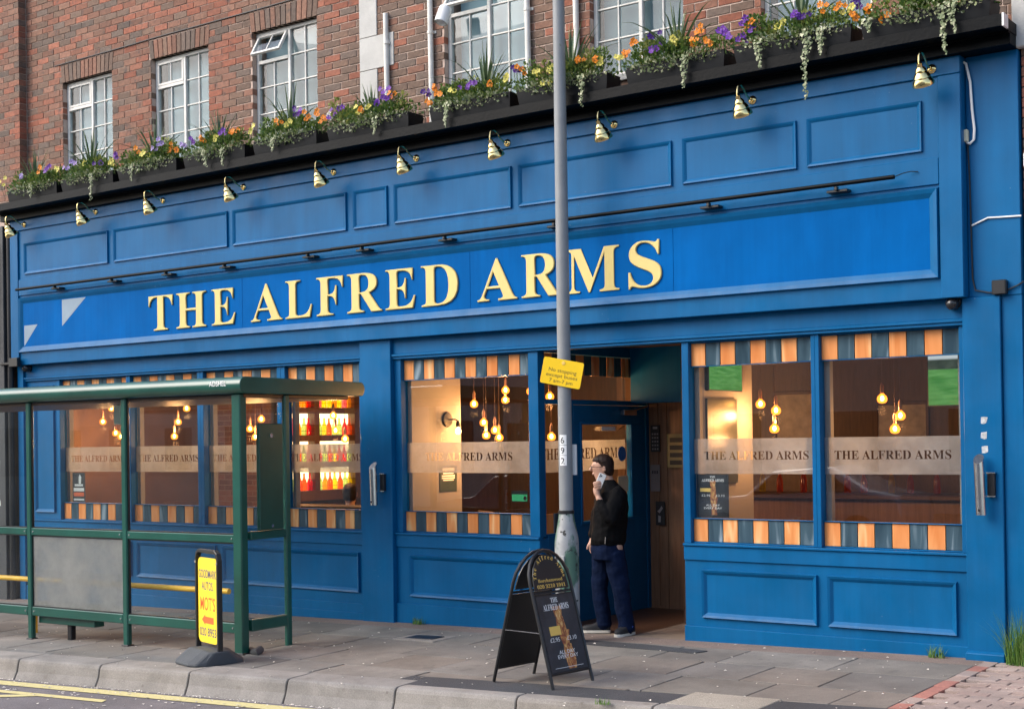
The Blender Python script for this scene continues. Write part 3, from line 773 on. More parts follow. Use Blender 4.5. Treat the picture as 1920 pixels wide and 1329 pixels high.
# metal casement windows
M['blind'] = pm('white_blind', (.20, .29, .325), .7, var=.07, scale=2)
M['blind_b'] = pm('pale_blue_curtain', (.16, .255, .295), .8, var=.05, scale=2)
for wi, (a, b, _) in enumerate(WIN):
    y0, y1 = YW+.075, YW+.115; m = MB()
    m.frame(a+.002, b-.002, ZB+.002, ZT-.002, .038, y0-.01, y1)
    mid = a+(b-a)*.515; m.box(mid-.019, mid+.019, y0-.012, y1, ZB+.04, ZT-.04)
    tr = ZT-.325
    f = obj('upper_window', m.mesh('upper_window', bevel=.004), pub, 'white_paint')
    q = MB()
    for c0, c1, top in ((a+.04, mid-.019, tr), (mid+.019, b-.04, ZT-.04)):
        cx = (c0+c1)/2; q.box(cx-.007, cx+.007, y0, y1-.01, ZB+.04, top)
        zz = ZT-.31
        while zz > ZB+.1:
            if zz < top-.1 or c0 > mid: q.box(c0, cx-.007, y0+.002, y1-.012, zz-.007, zz+.007); q.box(cx+.007, c1, y0+.002, y1-.012, zz-.007, zz+.007)
            zz -= .287
    q.box(a+.04, mid-.019, y0-.012, y1, tr-.018, tr+.018); obj('glazing_bar', q.mesh('glazing_bar', bevel=.002), f, 'white_paint')
    q = MB(); q.box(a+.035, mid-.015, y0+.016, y0+.021, ZB+.035, tr-.01); q.box(mid+.015, b-.035, y0+.016, y0+.021, ZB+.035, ZT-.035); obj('pane', q, f, 'glass_upper')
    # top-hung light; the third one stands open
    op = R(30) if wi in (2, 3) else 0.0
    h = MB(); w_ = mid-.022-(a+.042); hh = ZT-.042-(tr+.02)
    h.frame(0, w_, -hh, 0, .026, -.018, .012); h.box(w_/2-.007, w_/2+.007, -.01, .006, -hh+.026, -.026)
    hl = obj('top_light', h.mesh('top_light', bevel=.002), f, 'white_paint'); hl.location = Vector((a+.042, y0+.004, ZT-.042)); hl.rotation_euler = (-op, 0, 0); WL[hl.name] = Vector((0, 0, 0))
    q = MB(); q.box(.02, w_-.02, -.003, .002, -hh+.02, -.02); gp = obj('pane', q, hl, 'glass_upper', False)
    # blind behind the glass
    q = MB()
    if wi in (2, 4):
        zz = ZB
        while zz < ZT-.05: q.add([(a+.05, y1+.06, zz), (b-.03, y1+.06, zz), (b-.03, y1+.045, zz+.034), (a+.05, y1+.045, zz+.034)], [(0, 1, 2, 3)]); zz += .036
    else:
        n = 9; top = [(a+.07+(b-a-.07)*i/n, y1+.07+.003*math.sin(i*1.9+wi)) for i in range(n+1)]
        for i in range(n): q.add([(top[i][0], top[i][1], ZB), (top[i+1][0], top[i+1][1], ZB), (top[i+1][0], top[i+1][1], ZT+.02), (top[i][0], top[i][1], ZT+.02)], [(0, 1, 2, 3)])
    obj('blind', q, f, 'blind' if wi in (2, 4) else 'blind_b')
    q = MB(); q.box(a-.03, b+.03, YW-.03, YW+.12, ZB-.06, ZB-.001); obj('window_sill', q.mesh('sill', bevel=.005), f, 'concrete')

# ------------------------------------------------------------ brass swan-neck lamps on the fascia
ORD = ['leftmost', 'second from the left', 'third from the left', 'fourth from the left', 'fifth from the left', 'sixth from the left', 'seventh from the left', 'eighth from the left', 'ninth from the left', 'tenth from the left', 'eleventh from the left', 'twelfth from the left']
lamp = thing('wall_lamp', 'x', 'lamp', (0, 0, 0), 0, 'brass swan-neck lamps along the fascia')
q = MB(); q.lathe([(0, 0), (.034, 0), (.036, -.006), (.030, -.014), (.012, -.02), (.009, -.035), (0, -.035)], (0, 0, 0), (0, 1, 0), 16); obj('backplate', q.mesh('backplate', smooth=True), lamp, 'brass', False)
arc = [(0, 0, 0), (0, -.05, .0), (0, -.10, .02), (0, -.155, .065), (0, -.20, .085), (0, -.238, .077), (0, -.258, .05), (0, -.262, .01), (0, -.257, -.02)]
q = MB(); q.tube(arc, .0075, 8); obj('arm', q.mesh('arm', smooth=True), lamp, 'brass', False)
q = MB(); q.lathe([(.0, 0), (.020, 0), (.022, .028), (.036, .042), (.042, .058), (.036, .064), (.054, .082), (.064, .102), (.060, .110), (.074, .132), (.083, .160), (.0825, .163), (.078, .160), (.065, .125), (.035, .078), (0, .07)], (0, -.258, -.01), (0, .52, -.85), 20); obj('shade', q.mesh('shade', smooth=True), lamp, 'brass', False)
q = MB(); q.lathe([(0, 0), (.02, .01), (.028, .03), (.02, .052), (0, .06)], (0, -.205, -.098), (0, .52, -.85), 12); obj('bulb', q.mesh('bulb', smooth=True), lamp, 'white', False)
LX = [(-15.0, 4.425), (-13.60, 4.43), (-12.404, 4.427), (-11.10, 4.422), (-9.786, 4.417), (-8.697, 4.414), (-7.608, 4.41), (-6.457, 4.411), (-5.139, 4.417), (-3.665, 4.42)]
for i, (x, z) in enumerate(LX):
    lab = 'brass swan-neck lamp on the blue fascia, %s' % (ORD[i] if i < 9 else 'rightmost of the row')
    if i == 0: lamp.location = (x, -.142, z); lamp['label'] = lab
    else: dup(lamp, (x, -.142, z), label=lab)
# ------------------------------------------------------------ black strip light bar above the sign
bar = thing('sign_light_bar', 'long black strip light bar mounted above the gold lettered sign', 'light', (-9.5, -.142, 3.62))
q = MB(); q.tube([(-15.05, -.235, 3.622), (-9.75, -.235, 3.625)], .017, 10); obj('tube', q.mesh('tube', smooth=True), bar, 'black_paint')
q = MB(); q.tube([(-9.745, -.235, 3.628), (-3.93, -.235, 3.636)], .017, 10); obj('tube', q.mesh('tube', smooth=True), bar, 'black_paint')
for x in [-14.3, -13.23, -12.28, -11.33, -10.09, -9.35, -8.3, -7.05, -5.51, -4.40]:
    q = MB(); q.box(x-.085, x+.085, -.215, -.136, 3.578, 3.598); q.box(x-.012, x+.012, -.24, -.20, 3.59, 3.62); obj('bracket', q.mesh('bracket', bevel=.003), bar, 'black')
q = MB(); q.tube([(-3.93, -.235, 3.636), (-3.88, -.20, 3.66), (-3.83, -.16, 3.675), (-3.78, -.145, 3.668)], .004, 5); obj('lead', q, bar, 'black')

# ------------------------------------------------------------ planters with flowers
PL = [(-14.97, -13.99), (-13.91, -12.95), (-12.87, -11.87), (-11.76, -10.80), (-10.68, -9.77), (-9.63, -8.57), (-8.32, -7.38), (-7.31, -6.36), (-6.18, -5.25), (-5.17, -4.18), (-4.11, -3.14)]
FL = [(-15.05,4.92,'y'),(-14.69,4.95,'l'),(-14.27,4.98,'o'),(-14.16,4.97,'p'),(-13.93,4.94,'y'),(-13.79,4.92,'l'),(-13.66,4.97,'l'),(-13.49,4.95,'y'),(-13.21,4.93,'v'),(-12.93,4.9,'y'),(-12.88,4.93,'p'),(-12.51,4.94,'o'),(-12.37,4.91,'y'),(-12.24,4.93,'l'),(-12.12,4.99,'l'),(-11.96,4.92,'o'),(-11.88,4.89,'o'),(-11.77,4.92,'l'),(-11.62,4.95,'p'),(-11.44,4.93,'o'),(-11.23,4.9,'y'),(-11.09,4.98,'p'),(-10.93,4.96,'o'),(-10.72,4.94,'y'),(-10.29,4.96,'o'),(-10.16,4.9,'y'),(-10.05,5.03,'v'),(-9.99,5.03,'p'),(-9.89,4.95,'o'),(-9.77,4.95,'o'),(-9.67,4.91,'o'),(-9.59,4.91,'w'),(-9.53,4.92,'p'),(-9.46,4.96,'p'),(-9.22,4.89,'y'),(-9.15,4.91,'o'),(-9.06,4.93,'y'),(-8.97,4.96,'p'),(-8.88,5.03,'p'),(-8.85,4.97,'p'),(-8.78,5.0,'o'),(-8.32,4.92,'v'),(-8.31,4.84,'o'),(-8.26,4.96,'o'),(-8.2,4.91,'o'),(-8.04,4.91,'y'),(-7.89,4.92,'p'),(-7.81,4.94,'p'),(-7.6,4.89,'o'),(-7.44,4.91,'y'),(-7.3,4.96,'v'),(-7.25,4.97,'o'),(-7.05,4.92,'y'),(-6.97,4.93,'y'),(-6.95,4.8,'y'),(-6.6,4.95,'o'),(-6.47,4.93,'o'),(-6.45,4.89,'y'),(-6.21,4.9,'y'),(-6.16,4.94,'o'),(-6.1,4.99,'o'),(-5.93,4.92,'p'),(-5.9,5.01,'v'),(-5.86,4.91,'p'),(-5.7,4.95,'y'),(-5.51,4.92,'o'),(-5.46,4.98,'o'),(-5.4,4.88,'o'),(-5.28,4.94,'p'),(-5.21,4.91,'p'),(-5.1,4.97,'p'),(-5.08,4.87,'p'),(-5.01,4.89,'p'),(-5.0,4.97,'o'),(-4.74,4.9,'y'),(-4.65,4.95,'p'),(-4.59,4.94,'p'),(-4.55,4.92,'v'),(-4.37,4.97,'o'),(-4.26,4.95,'o'),(-4.2,4.91,'y'),(-4.14,4.83,'o'),(-4.12,4.92,'v'),(-4.05,4.9,'o'),(-3.89,4.8,'o'),(-3.72,4.93,'o'),(-3.55,4.95,'y')]
SPK = [(-14.586, .34), (-13.498, .40), (-12.377, .36), (-11.32, .30), (-10.254, .36), (-9.147, .22), (-7.752, .34), (-6.815, .40), (-5.749, .40), (-4.639, .34)]
IVY = [(-14.4, .14), (-13.283, .30), (-12.565, .17), (-11.375, .17), (-11.088, .19), (-10.318, .14), (-8.957, .16), (-8.057, .22), (-6.591, .26), (-5.584, .26), (-4.94, .22), (-4.525, .52), (-4.412, .20), (-3.483, .36), (-4.042, .10), (-3.40, .22)]
ZP = 4.665
def planter(x0, x1):
    w = (x1-x0)/2; m = MB(); yf, yb, h = -.115, .115, .135
    o_ = [(-w, yf), (w, yf), (w, yb), (-w, yb)]
    def rg(d, z, f=1): return [(x*(1-d/w*0)-math.copysign(d, x), y-math.copysign(d, y), z) for x, y in o_]
    m.loft([rg(.018, 0), rg(.002, h-.03), rg(.002, h-.025), rg(-.008, h-.024), rg(-.008, h), rg(.006, h), rg(.008, h-.03), rg(.012, h-.05)], False)
    m.add(rg(.018, 0), [(3, 2, 1, 0)]); return m
def leafclump(n, cx, cy, cz, rx, ry, rz, size, dens=1):
    m = MB()
    for _ in range(n):
        while True:
            a, b, c = rnd(-1, 1), rnd(-1, 1), rnd(-1, 1)
            if a*a+b*b+c*c < 1: break
        p = Vector((cx+a*rx, cy+b*ry, cz+c*rz)); s_ = size*rnd(.6, 1.3)
        d = Vector((a+rnd(-.6, .6), b-.2+rnd(-.6, .6), c+.5+rnd(-.6, .6))).normalized(); t = d.cross(Vector((rnd(-1, 1), rnd(-1, 1), rnd(-1, 1)))).normalized(); e = d.cross(t)
        m.add([p, p+t*s_*.5+d*s_*.7+e*s_*.15, p+d*s_*1.35, p-t*s_*.5+d*s_*.7+e*s_*.15], [(0, 1, 2), (0, 2, 3)])
    return m
def flower_mesh(k):
    m = MB(); n = 5
    for i in range(n):
        a = 2*math.pi*i/n+.3; ca, sa = math.cos(a), math.sin(a); r = .034 if i != 3 else .038
        pts = [(0, 0, 0)]
        for t, rr in ((-.62, .75), (-.35, 1.0), (0, 1.08), (.35, 1.0), (.62, .75)): pts.append((r*rr*math.cos(a+t), -.006-.004*math.cos(5*t)-.006*(i % 2), r*rr*math.sin(a+t)))
        m.add(pts, [(0, 1, 2), (0, 2, 3), (0, 3, 4), (0, 4, 5)])
    b = len(m.f)
    m.add([(-.008, -.016, -.004), (.008, -.016, -.004), (.006, -.016, -.014), (-.006, -.016, -.014)], [(0, 1, 2, 3)], None, 1)
    me = m.mesh('flower'); me.materials.append(M['petal_'+k]); me.materials.append(M['pollen']); 
    return me
FM = {k: flower_mesh(k) for k in FC}
def spiky(n, h):
    ms = []
    for i in range(n):
        a = 2*math.pi*i/n+rnd(-.3, .3); lean = rnd(.35, 1.15) if i % 4 else rnd(.02, .25); L = h*rnd(.8, 1.15); w = .015
        m = MB(); pts = []
        for k in range(6):
            t = k/5; r = lean*L*(t**1.25)*.9; zz = L*t*math.cos(lean*.55)-lean*L*.32*t**3
            ww = w*(1-t**2.2)*(0.6+.8*t*(1-t)*2)+.0006; c = Vector((r*math.cos(a), r*math.sin(a)*.7, zz)); s_ = Vector((-math.sin(a), math.cos(a), 0))*ww
            pts.append((c-s_+Vector((0, 0, ww*.5)), c, c+s_+Vector((0, 0, ww*.5))))
        for k in range(5):
            A, B = pts[k], pts[k+1]; m.add([A[0], A[1], A[2], B[0], B[1], B[2]], [(0, 1, 4, 3), (1, 2, 5, 4)])
        ms.append(m)
    return ms
for i, (x0, x1) in enumerate(PL):
    cx = (x0+x1)/2; o_ = ORD[i] if i < 10 else 'rightmost'
    pos = 'in the planter %s along the ledge' % o_
    p = tag(obj('planter', planter(x0, x1).mesh('planter', smooth=True), None, 'planter'), 'black plastic trough planter on the ledge, %s' % o_, 'planter', 'black planters on the ledge')
    p.location = (cx, -.285, ZP)
    soil = MB(); soil.box(-(x1-x0)/2+.015, (x1-x0)/2-.015, -.10, .10, .02, .095); so_ = obj('soil', soil, p, pm('potting_soil', (.03, .022, .016), .95), False)
    # green filler foliage of the box
    fol = thing('bedding_foliage', 'bushy green leaves filling the box ' + pos, 'plant', (cx, -.285, ZP+.095), 0, 'bedding plants in the planters')
    m = leafclump(900, 0, -.015, .075, (x1-x0)/2+.07, .14, .125, .026)
    for _b in range(7): q = leafclump(90, rnd(x0-cx+.05, x1-cx-.05), rnd(-.08, .06), rnd(.12, .20), rnd(.05, .10), .07, rnd(.05, .10), .024); m.add(q.v, q.f)
    None; obj('leaves', m, fol, 'leaf', False)
    m = MB()
    for k in range(random.randint(4, 6)):
        xx = rnd(x0-cx+.1, x1-cx-.1); q = leafclump(80, xx, rnd(-.09, .03), rnd(.10, .22), .075, .06, .09, .023); m.add(q.v, q.f)
    if m.v: obj('pale_shoots', m, fol, 'leaf_light', False)
    m = leafclump(330, 0, -.125, .02, (x1-x0)/2-.01, .035, .065, .021); obj('ivy_edge', m, fol, 'ivy', False)
    mine = [f for f in FL if (x0-.1 if i == 0 else (PL[i-1][1]+x0)/2) <= f[0] < (x1+.1 if i == len(PL)-1 else (x1+PL[i+1][0])/2)]
    for k in FC:
        fs = [f for f in mine if f[2] == k]
        if not fs: continue
        mx = sum(f[0] for f in fs)/len(fs)
        t = thing('pansy_plant', '%s pansy blooms %s' % (FN[k], pos), 'flowers', (mx, -.30, ZP+.095), 0, 'pansies in the planters')
        st = MB()
        for fx, fz, _ in fs:
            for _r in range(3):
                y_ = -.405+rnd(-.03, .04); xx = fx+(rnd(-.055, .055) if _r else 0); zz = fz+(rnd(-.04, .045) if _r else 0)
                f = obj('flower', FM[k], t, None, False); f.location = Vector((xx-mx, y_+.30, zz-ZP-.095)); WL[f.name] = Vector((0, 0, 0))
                s_ = rnd(.85, 1.2); s_ *= .72; f.scale = (s_,)*3; f.rotation_euler = (rnd(-.5, .15), rnd(-.5, .5), rnd(-.1, .75))
                st.tube([(xx-mx+rnd(-.02, .02), y_+.34, 0), (xx-mx, y_+.302, zz-ZP-.098)], .0025, 4, False)
        stuff(obj('stem', st, t, 'leaf', False))
for i, (x, h) in enumerate(SPK):
    t = thing('spiky_plant', 'spiky dark green sword-leaved plant in the planter %s along the ledge' % ORD[i], 'plant', (x, -.27, ZP+.09), 0, 'spiky plants in the planters')
    for m in spiky(22, h+.23): obj('leaf', m, t, 'spike', False)
for i, (x, L) in enumerate(IVY):
    t = thing('trailing_ivy', 'variegated ivy trailing over the edge below the planters, %s strand' % (ORD[i] if i < 10 else ['sixth from the right', 'fifth from the right', 'fourth from the right', 'second from the right', 'third from the right', 'rightmost'][i-10]), 'ivy', (x, -.40, ZP+.12), 0, 'ivy strands hanging from the planters')
    m = MB(); stv = MB(); xx = 0; pts = [(0, .04, .0)]
    n = int(L/.016)+8
    for k in range(n):
        tt = k/n; zz = .01-(L)*tt; xx += rnd(-.006, .006); yy = -.035-.01*math.sin(k); pts.append((xx, yy, zz))
        for _k in range(3):
            c = Vector((xx+rnd(-.03, .03)*(1.2-tt), yy-rnd(0, .025), zz+rnd(-.012, .012))); s_ = rnd(.010, .021)*(1.15-.45*tt)
            a = rnd(-.9, .9); d = Vector((math.sin(a), -.35, -math.cos(a))).normalized(); e = Vector((math.cos(a), rnd(-.3, .1), math.sin(a))).normalized()
            m.add([c-d*s_*.5, c+e*s_*.8, c+d*s_*.3+e*s_*.45, c+d*s_, c+d*s_*.3-e*s_*.45, c-e*s_*.8], [(0, 1, 2), (0, 2, 3), (0, 3, 4), (0, 4, 5)])
    stv.tube(pts, .002, 4, False); obj('leaves', m, t, 'ivy', False); obj('stem', stv, t, 'leaf', False)

# ------------------------------------------------------------ pipes, duct, cables, cameras, ashtrays on the front
for x, z0, z1, lab in [(-9.29, 4.67, 5.98, 'flaking white wall pipe cut off short beside the grey concrete strip'), (-8.72, 4.67, 7.6, 'flaking white wall pipe left of the window with the fan duct'), (-7.555, 4.67, 7.6, 'flaking white wall pipe right of the window with the fan duct'), (-7.015, 4.67, 7.6, 'flaking white wall pipe behind the street lamp column')]:
    q = MB(); q.tube([(x+.01, YW-.03, z0), (x, YW-.03, (z0+z1)/2), (x-.005, YW-.03, z1)], .027, 10)
    t = thing('wall_pipe', lab, 'pipe', (x, YW-.03, z0), 0, 'white pipes on the brick wall'); obj('pipe', q.mesh('pipe', smooth=True), t, M['white_paint'])
    for zc in (z0+.35, z0+1.0):
        q = MB(); q.tube([(x+.004, YW-.03, zc), (x+.004, YW-.03, zc+.03)], .033, 10); q.box(x-.05, x+.055, YW-.008, YW+.002, zc+.002, zc+.028); obj('clip', q, t, 'white_paint')
q = MB(); q.lathe([(.062, 0), (.065, .01), (.062, .02), (.066, .04), (.062, .06), (.066, .08), (.062, .10), (.066, .12), (.06, .16), (.05, .16), (.05, .0)], (-8.47, -.02, 5.70), (.12, .35, .95), 16)
tag(obj('vent_duct', q.mesh('vent_duct', smooth=True), None, 'white'), 'white flexible fan duct poking out of the upper window', 'duct')
q = MB(); pts = [(-3.49, -.05, 4.47), (-3.44, -.05, 4.44), (-3.41, -.05, 4.3), (-3.40, -.05, 4.1), (-3.385, -.05, 3.95), (-3.39, -.05, 3.87), (-3.42, -.05, 3.845), (-3.445, -.05, 3.86)]
t = thing('wall_cable', 'thick white cable looping down the blue wall into a small cream box', 'cable', (-3.4, -.05, 4.1)); obj('cable', q.tube(pts, .010, 8).mesh('cable', smooth=True), t, 'white')
q = MB(); q.box(-3.475, -3.43, -.075, -.031, 3.86, 3.95); obj('connector_box', q.mesh('connector_box', bevel=.004), t, pm('cream_plastic', (.62, .58, .42), .5))
q = MB(); q.tube([(-3.44, -.04, 3.84), (-3.43, -.04, 3.6), (-3.425, -.04, 3.2), (-3.42, -.04, 2.85), (-3.40, -.045, 2.76), (-3.3, -.045, 2.735), (-3.2, -.045, 2.735), (-3.1, -.045, 2.77), (-3.055, -.03, 2.80)], .006, 6)
tag(obj('wall_cable', q.mesh('cable', smooth=True), None, 'black'), 'thin black cable running down beside the fascia to the junction box', 'cable')
q = MB(); q.tube([(-3.42, -.04, 3.24), (-3.3, -.04, 3.285), (-3.2, -.04, 3.28), (-3.06, -.04, 3.275)], .007, 6)
tag(obj('wall_cable', q.mesh('cable', smooth=True), None, 'white'), 'thin white cable crossing the blue corner wall to the brickwork', 'cable')
q = MB(); q.box(-3.27, -3.165, -.085, -.031, 2.715, 2.82); jb = thing('junction_box', 'black junction box on the blue corner wall', 'box', (-3.22, -.06, 2.72)); obj('box', q.mesh('box', bevel=.006), jb, 'black')
q = MB(); q.box(-3.262, -3.173, -.088, -.0855, 2.72, 2.812); obj('lid', q, jb, 'black')
for x, z, lab in ((-3.565, 2.66, 'black dome security camera under the right end of the fascia'), (-15.1, 2.66, 'black dome security camera under the left end of the fascia')):
    t = thing('security_camera', lab, 'camera', (x, -.03, z), 0, 'security cameras under the fascia')
    q = MB(); q.lathe([(0, 0), (.05, 0), (.055, .01), (.055, .03), (.05, .035), (0, .035)], (x, -.02, z+.02), (0, -1, 0), 14); obj('base', q.mesh('base', smooth=True), t, 'black')
    q = MB(); q.lathe([(.052, 0), (.05, .025), (.04, .05), (.022, .066), (0, .07)], (x, -.055, z+.015), (0, -1, -.25), 14); obj('dome', q.mesh('dome', smooth=True), t, pm('smoked_dome', (.02, .02, .022), .12))
q = MB(); q.box(-15.28, -15.1, -.20, -.15, 2.69, 2.80); q.box(-15.5, -15.28, -.185, -.165, 2.72, 2.75)
tag(obj('floodlight', q.mesh('floodlight', bevel=.006), None, 'black'), 'small dark floodlight on a bracket at the left end of the fascia', 'light')
for x, yf, z0, z1, lab in ((-9.30, -.06, 1.085, 1.47, 'slanted steel ashtray tube on the pilaster beside the middle window'), (-3.355, -.055, 1.11, 1.52, 'slanted steel ashtray tube on the right end pilaster')):
    t = thing('wall_ashtray', lab, 'ashtray', (x, yf, z0), 0, 'steel wall ashtrays')
    q = MB(); ring = []
    for z_, sl in ((z0, 0), (z0+.05, 0), (z1-.06, 0), (z1, .035)):
        ring.append([(x+.037*math.cos(a)-.012*(z_-z0)/.4, yf-.085+.037*math.sin(a), z_-(sl*math.sin(a)*-1 if sl else 0)*1.0) for a in [2*math.pi*k/16 for k in range(16)]])
    q.loft(ring); obj('tube', q.mesh('tube', smooth=True), t, 'chrome')
    q = MB(); q.box(x+.03, x+.085, yf-.035, yf-.001, z0+.14, z0+.30); obj('bracket', q.mesh('bracket', bevel=.004), t, 'dark_metal')
    q = MB(); q.box(x+.025, x+.09, yf-.04, yf-.001, z0+.30, z0+.31); q.box(x+.025, x+.09, yf-.04, yf-.001, z0+.13, z0+.14); obj('clamp', q, t, 'chrome')
    q = MB(); q.lathe([(0, 0), (.01, 0), (.01, .004), (0, .004)], (x-.002, yf-.122, z0+.035), (0, -1, 0), 10); obj('lock', q, t, 'dark_metal')
for i, (z, lab) in enumerate(((1.80, 'torn white paper sticker, top of three above the right ashtray'), (1.69, 'torn white paper sticker, middle of three above the right ashtray'), (1.585, 'torn white paper sticker, lowest of three above the right ashtray'))):
    x = -3.35; poly = [(x-.028+rnd(0, .012), z-.03+rnd(0, .012)), (x-.0, z-.032+rnd(0, .01)), (x+.026-rnd(0, .012), z-.026+rnd(0, .01)), (x+.028-rnd(0, .01), z+.02+rnd(0, .012)), (x+.004, z+.03-rnd(0, .012)), (x-.026+rnd(0, .01), z+.03-rnd(0, .01))]
    q = MB(); q.prism(poly, lambda p: (p[0], -.0551, p[1]), lambda p: (p[0], -.0562, p[1])); tag(obj('sticker', q, None, 'sticker_grey'), lab, 'sticker', 'torn stickers')

# ------------------------------------------------------------ neighbours left and right, weeds
nb = thing('neighbour_shop', 'dark grey rendered shopfront adjoining the pub on the left', 'building', (-18, 2, -.3))
q = MB(); q.box(-24, -15.92, .0, 7, -.6, 4.4); obj('wall', q, nb, 'dark_wall')
q = MB(); q.box(-15.915, -15.43, -.16, .12, -.5, 4.45); obj('pier', q.mesh('pier', bevel=.006), nb, 'dark_wall')
q = MB(); q.box(-24, -15.92, -.1, 0, 3.2, 4.2); obj('fascia', q, nb, 'black_paint')
q = MB(); q.box(-15.80, -15.62, -.26, -.165, 3.55, 4.25); q.box(-15.77, -15.66, -.25, -.165, 2.9, 3.55); obj('bracket', q.mesh('bracket', bevel=.01), nb, 'dark_metal')
q = MB(); q.tube([(-15.38, -.1, -.3), (-15.38, -.1, 4.4)], .04, 10); obj('drainpipe', q.mesh('drainpipe', smooth=True), nb, 'dark_metal')
q = MB()
for k in range(16):
    z = rnd(.5, 2.4); x = -15.6+rnd(-.06, .06); h = rnd(.02, .09); q.prism([(x, z), (x+rnd(.008, .02), z+.01), (x+rnd(.004, .025), z+h), (x+rnd(-.01, .004), z+h*.8)], lambda p: (p[0], -.1605, p[1]), lambda p: (p[0], -.1615, p[1]))
stuff(obj('torn_poster_scraps', q, nb, 'ink_white'))
q = MB(); q.box(-24, -15.92, .16, 7, 4.45, 7.7); obj('upper_wall', q, nb, pm('brown_brickwork', (.19, .10, .07), .9, var=.3, scale=12))
rb = thing('neighbour_house', 'red brick wall adjoining the pub on the right', 'building', (-2, 2, 0))
q = MB(); q.box(-3.055, 3.5, .03, 7, -.3, 7.7); rw = obj('brick_wall', q, rb, 'mortar')
rest = MB(); z = 0.02; ci = 0; BR2 = []
while z < 7.6:
    x = -3.06-(.1125 if ci % 2 else 0)
    while x < -2.2:
        a, b = max(x, -3.058), x+.215
        if b-a > .03: BR2.append((a, b, z))
        x += .225
    z += .075; ci += 1
for a, b, z in BR2:
    q = MB(); c = sc(random.choice(PAL[:9]), rnd(.85, 1.15))
    if a < -2.9 and 2.4 < z < 5:
        q.box(a, b, .015, .10, z, z+.065, c); obj('brick', q.mesh('brick', bevel=.003), rw, 'brick')
    else: rest.box(a, b, .015, .10, z, z+.065, c)
stuff(obj('brickwork', rest, rw, 'brick'))
q = MB(); q.box(-3.10, -3.0, -.06, .012, 4.492, 7.6); obj('concrete_quoin', q.mesh('quoin', bevel=.008), rb, 'concrete')
q = MB(); q.box(-3.045, -2.96, -.03, .012, 3.62, 3.74); obj('vent_cap', q.mesh('vent', bevel=.015), rb, 'white')
def weed(name, lab, cat, x, y, n, h, sp):
    t = thing(name, lab, cat, (x, y, g(x, y))); m = MB()
    for _ in range(n):
        a = rnd(0, 6.28); L = h*rnd(.5, 1.1); ln = rnd(.1, .9); bx, by = rnd(-sp, sp), rnd(-sp, sp)*.6; w = rnd(.0025, .005); pts = []
        for k in range(4):
            tt = k/3; r = ln*L*tt**1.6*.8; c = Vector((bx+r*math.cos(a), by+r*math.sin(a), L*tt*(1-.3*ln*tt))); s_ = Vector((-math.sin(a), math.cos(a), 0))*w*(1.02-tt); pts.append((c-s_, c+s_))
        for k in range(3): m.add([pts[k][0], pts[k][1], pts[k+1][1], pts[k+1][0]], [(0, 1, 2, 3)])
    obj('blades', m, t, 'grass', False)
weed('grass_tuft', 'large bright green grass tuft at the right corner of the pub', 'grass', -3.02, -.16, 420, .42, .15)
weed('weed', 'small green weed at the foot of the blue wall near the right pilaster', 'weed', -3.72, -.09, 60, .11, .06)
weed('weed', 'small green weed at the foot of the blue wall right of the middle pilaster', 'weed', -8.82, -.07, 50, .09, .06)
weed('weed', 'tiny weed growing in the tarmac strip by the kerb', 'weed', -5.05, -2.62, 40, .05, .05)
q = MB(); m_ = [(-8.33, -.85), (-8.0, -.85), (-8.0, -.66), (-8.33, -.66)]
dr = thing('drain_cover', 'small rectangular iron drain cover set in the pavement', 'drain cover', (-8.16, -.75, g(-8.16, -.75)))
slab_obj('surround', [(-8.42, -.93), (-7.92, -.93), (-7.92, -.58), (-8.42, -.58)], dr, 'kerb', top=.006)
slab_obj('cover', m_, dr, 'dark_metal', top=.011)

# ------------------------------------------------------------ bus shelter (local x along the kerb, local y towards the pub)
SA = math.atan2(.0562, .9984); SO = Vector((-9.131, -2.063, 0))
bs = thing('bus_shelter', 'green bus shelter with glazed panels and flat rounded roof at the kerb', 'bus shelter', (SO.x, SO.y, g(SO.x, SO.y)), SA)
Z0 = g(SO.x, SO.y)
def lz(x, y=0): p = SO.xy+Vector((math.cos(SA), math.sin(SA)))*x+Vector((-math.sin(SA), math.cos(SA)))*y; return g(p.x, p.y)-Z0
T = 2.245         # underside of roof above Z0
POSTS = [(.012, .105), (-1.43, .068), (-2.79, .064), (-4.2, .064)]
def sp_(name, m, mat, par=bs, bevel=.006, smooth=False): return obj(name, m.mesh(name, bevel=bevel, smooth=smooth), par, mat, False)
for x, w in POSTS:
    q = MB(); q.box(x-w/2, x+w/2, -w*.42, w*.42, lz(x)-.03, T); sp_('post', q, 'green', bevel=.010)
    q = MB(); q.box(x-w/2-.012, x+w/2+.012, -w*.42-.012, w*.42+.012, lz(x)-.02, lz(x)+.012); sp_('post_foot', q, 'dark_metal')
q = MB(); q.box(.042, .088, .50, .565, lz(0, .55)-.03, T); sp_('post', q, 'green', bevel=.01)
